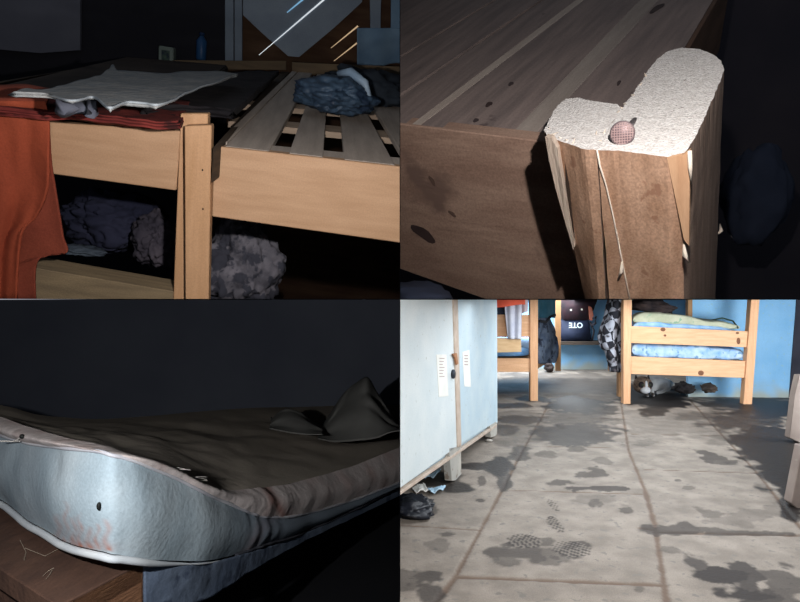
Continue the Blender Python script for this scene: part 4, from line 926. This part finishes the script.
o = obj('cloth', surf(lambda u, v: P(484+u*23, 304+v*10.5, Dg-.005+.004*math.sin(u*8)), 14, 8, .006), mat('black_navy_cloth', '#1c2230', '#262d3c', 10, .9), None, True); tag(o, 'dark navy cloth below the coral cloth behind the locker', 'cloth')
fs_ = P(549, 366, floorpt(549, 372).y)
o = obj('shoe', blob(Vector((fs_.x, fs_.y, .055)), (Vector((.05, 0, 0)), Vector((0, .09, 0)), Vector((0, 0, .055))), .3, 2, 91, 4, flat=-.9), mat('dark_brown_shoe', '#2a201f', '#372b28', 10, .7), None, True); tag(o, 'dark shoe on the floor beside the denim clothes', 'shoe')

# ---- ledge and upside-down backpack by the back wall
zl = P(0, 342, pA.y-.15).z
ld = obj('shelf', prism([P(556, 341.5, pA.y-.28), P(625, 341.5, pA.y-.28), P(625, 345, pA.y-.28), P(556, 345, pA.y-.28)], Vector((0, .27, 0)), .003), mat('dark_shelf_wood', '#3a332e', '#4a4038', 5, .8, None, (1, 8, 8)), None)
obj('leg', prism([P(609, 345, pA.y-.2), P(612.5, 345, pA.y-.2), P(612.5, 371, pA.y-.2), P(609, 371, pA.y-.2)], Vector((0, .05, 0)), .002), _m['shaded_pine'], ld)
tag(ld, 'low dark shelf along the blue back wall under the backpack', 'shelf')
Dp = pA.y-.25
bp_ = thing('backpack', P(576, 341.5, Dp), 'navy backpack standing upside down on the shelf by the blue wall', 'backpack')
navyb = mat('navy_nylon', '#182036', '#222b42', 10, .7, bump=.3); blackn = mat('black_nylon', '#15151c', '#22202a', 10, .7)
obj('main_bag', prism([P(x, y, Dp) for x, y in ((562, 320), (589, 319), (590.5, 330), (592, 341), (560, 341.5), (559.5, 333))], Vector((0, .18, 0)), .015, 3), navyb, bp_, True)
obj('top_flap', prism([P(x, y, Dp-.02) for x, y in ((562.5, 297), (598, 297), (597, 303), (593, 309), (589.5, 320), (563.5, 320), (561.5, 308))], Vector((0, .18, 0)), .012, 3), mat('maroon_black_nylon', '#1a151d', '#2e1a22', 14, .7), bp_, True)
obj('side_pocket', prism([P(x, y, Dp-.03) for x, y in ((588.5, 306), (592, 307), (594, 316), (592.5, 321), (589.5, 320))], Vector((0, .06, 0)), .006, 2), mat('rust_pocket', '#7a4436', '#8c5444', 14, .8), bp_)
for x, y in ((571, 310), (581.8, 309.5)): obj('badge', lathe(P(x, y, Dp-.021), Vector((0, -1, 0)), [(.012, -.003), (.012, .003)], 12), mat('silver_badge', '#a7a49a', '#b8b5aa', 20, .5), bp_)
obj('strap', tube([P(592, 318, Dp-.02), P(596, 317, Dp-.03), P(595.5, 323, Dp-.03), P(591, 326, Dp)], .016, 8), blackn, bp_, True)
obj('strap', tube([P(590, 322, Dp+.02), P(594, 331, Dp+.0), P(592, 341, Dp+.02)], .012, 8), blackn, bp_, True)
fc = bpy.data.curves.new('lettering', 'FONT'); fc.body = 'OTE'; fc.size = .085; fc.extrude = .001; fc.offset = .002; fc.align_x = 'CENTER'; fc.align_y = 'CENTER'
fc.materials.append(mat('white_print', '#cfe0ea', '#dbe8ee', 10, .8))
tmp = bpy.data.objects.new('lettering', fc); COL.objects.link(tmp)
lm = bpy.data.meshes.new_from_object(tmp.evaluated_get(bpy.context.evaluated_depsgraph_get())); bpy.data.objects.remove(tmp)
fo_ = bpy.data.objects.new('lettering', lm); COL.objects.link(fo_); fo_.parent = bp_
fo_.location = P(575.8, 325, Dp-.003)-parent_world(bp_)
fo_.rotation_euler = (Matrix.Rotation(math.pi, 4, 'Y') @ Matrix.Rotation(math.pi/2, 4, 'X')).to_euler()

# ---- table legs at the right edge
tbm = mat('pale_leg_paint', '#7c6f68', '#8d8078', 8, .7, spots=(30, '#877c74', .6))
tb = thing('table', floorpt(800, 508), 'pale painted table whose legs stand at the right edge of the dormitory', 'table')
D1 = floorpt(793, 443).y; D2_ = floorpt(796, 508).y
obj('leg', prism([P(799, 375, D1), P(812, 375, D1), P(804, 445, D1), P(789.5, 438, D1), P(795, 395, D1)], Vector((0, .05, 0)), .003), tbm, tb)
obj('leg', prism([P(802, 446, D2_), P(822, 446, D2_), P(812, 522, D2_), P(791, 503, D2_)], Vector((0, .05, 0)), .003), tbm, tb)
tp = [Vector((P(830, 0, D2_).x, D2_-.05, .0)), Vector((P(804, 0, D2_).x+.5, D2_-.05, 0)), Vector((P(804, 0, D1).x+.6, D1+.1, 0)), Vector((P(830, 0, D1).x, D1+.1, 0))]
zlt = P(799, 375, D1).z
obj('table_top', prism([p+UP*.62 for p in tp], UP*.03, .003), tbm, tb)
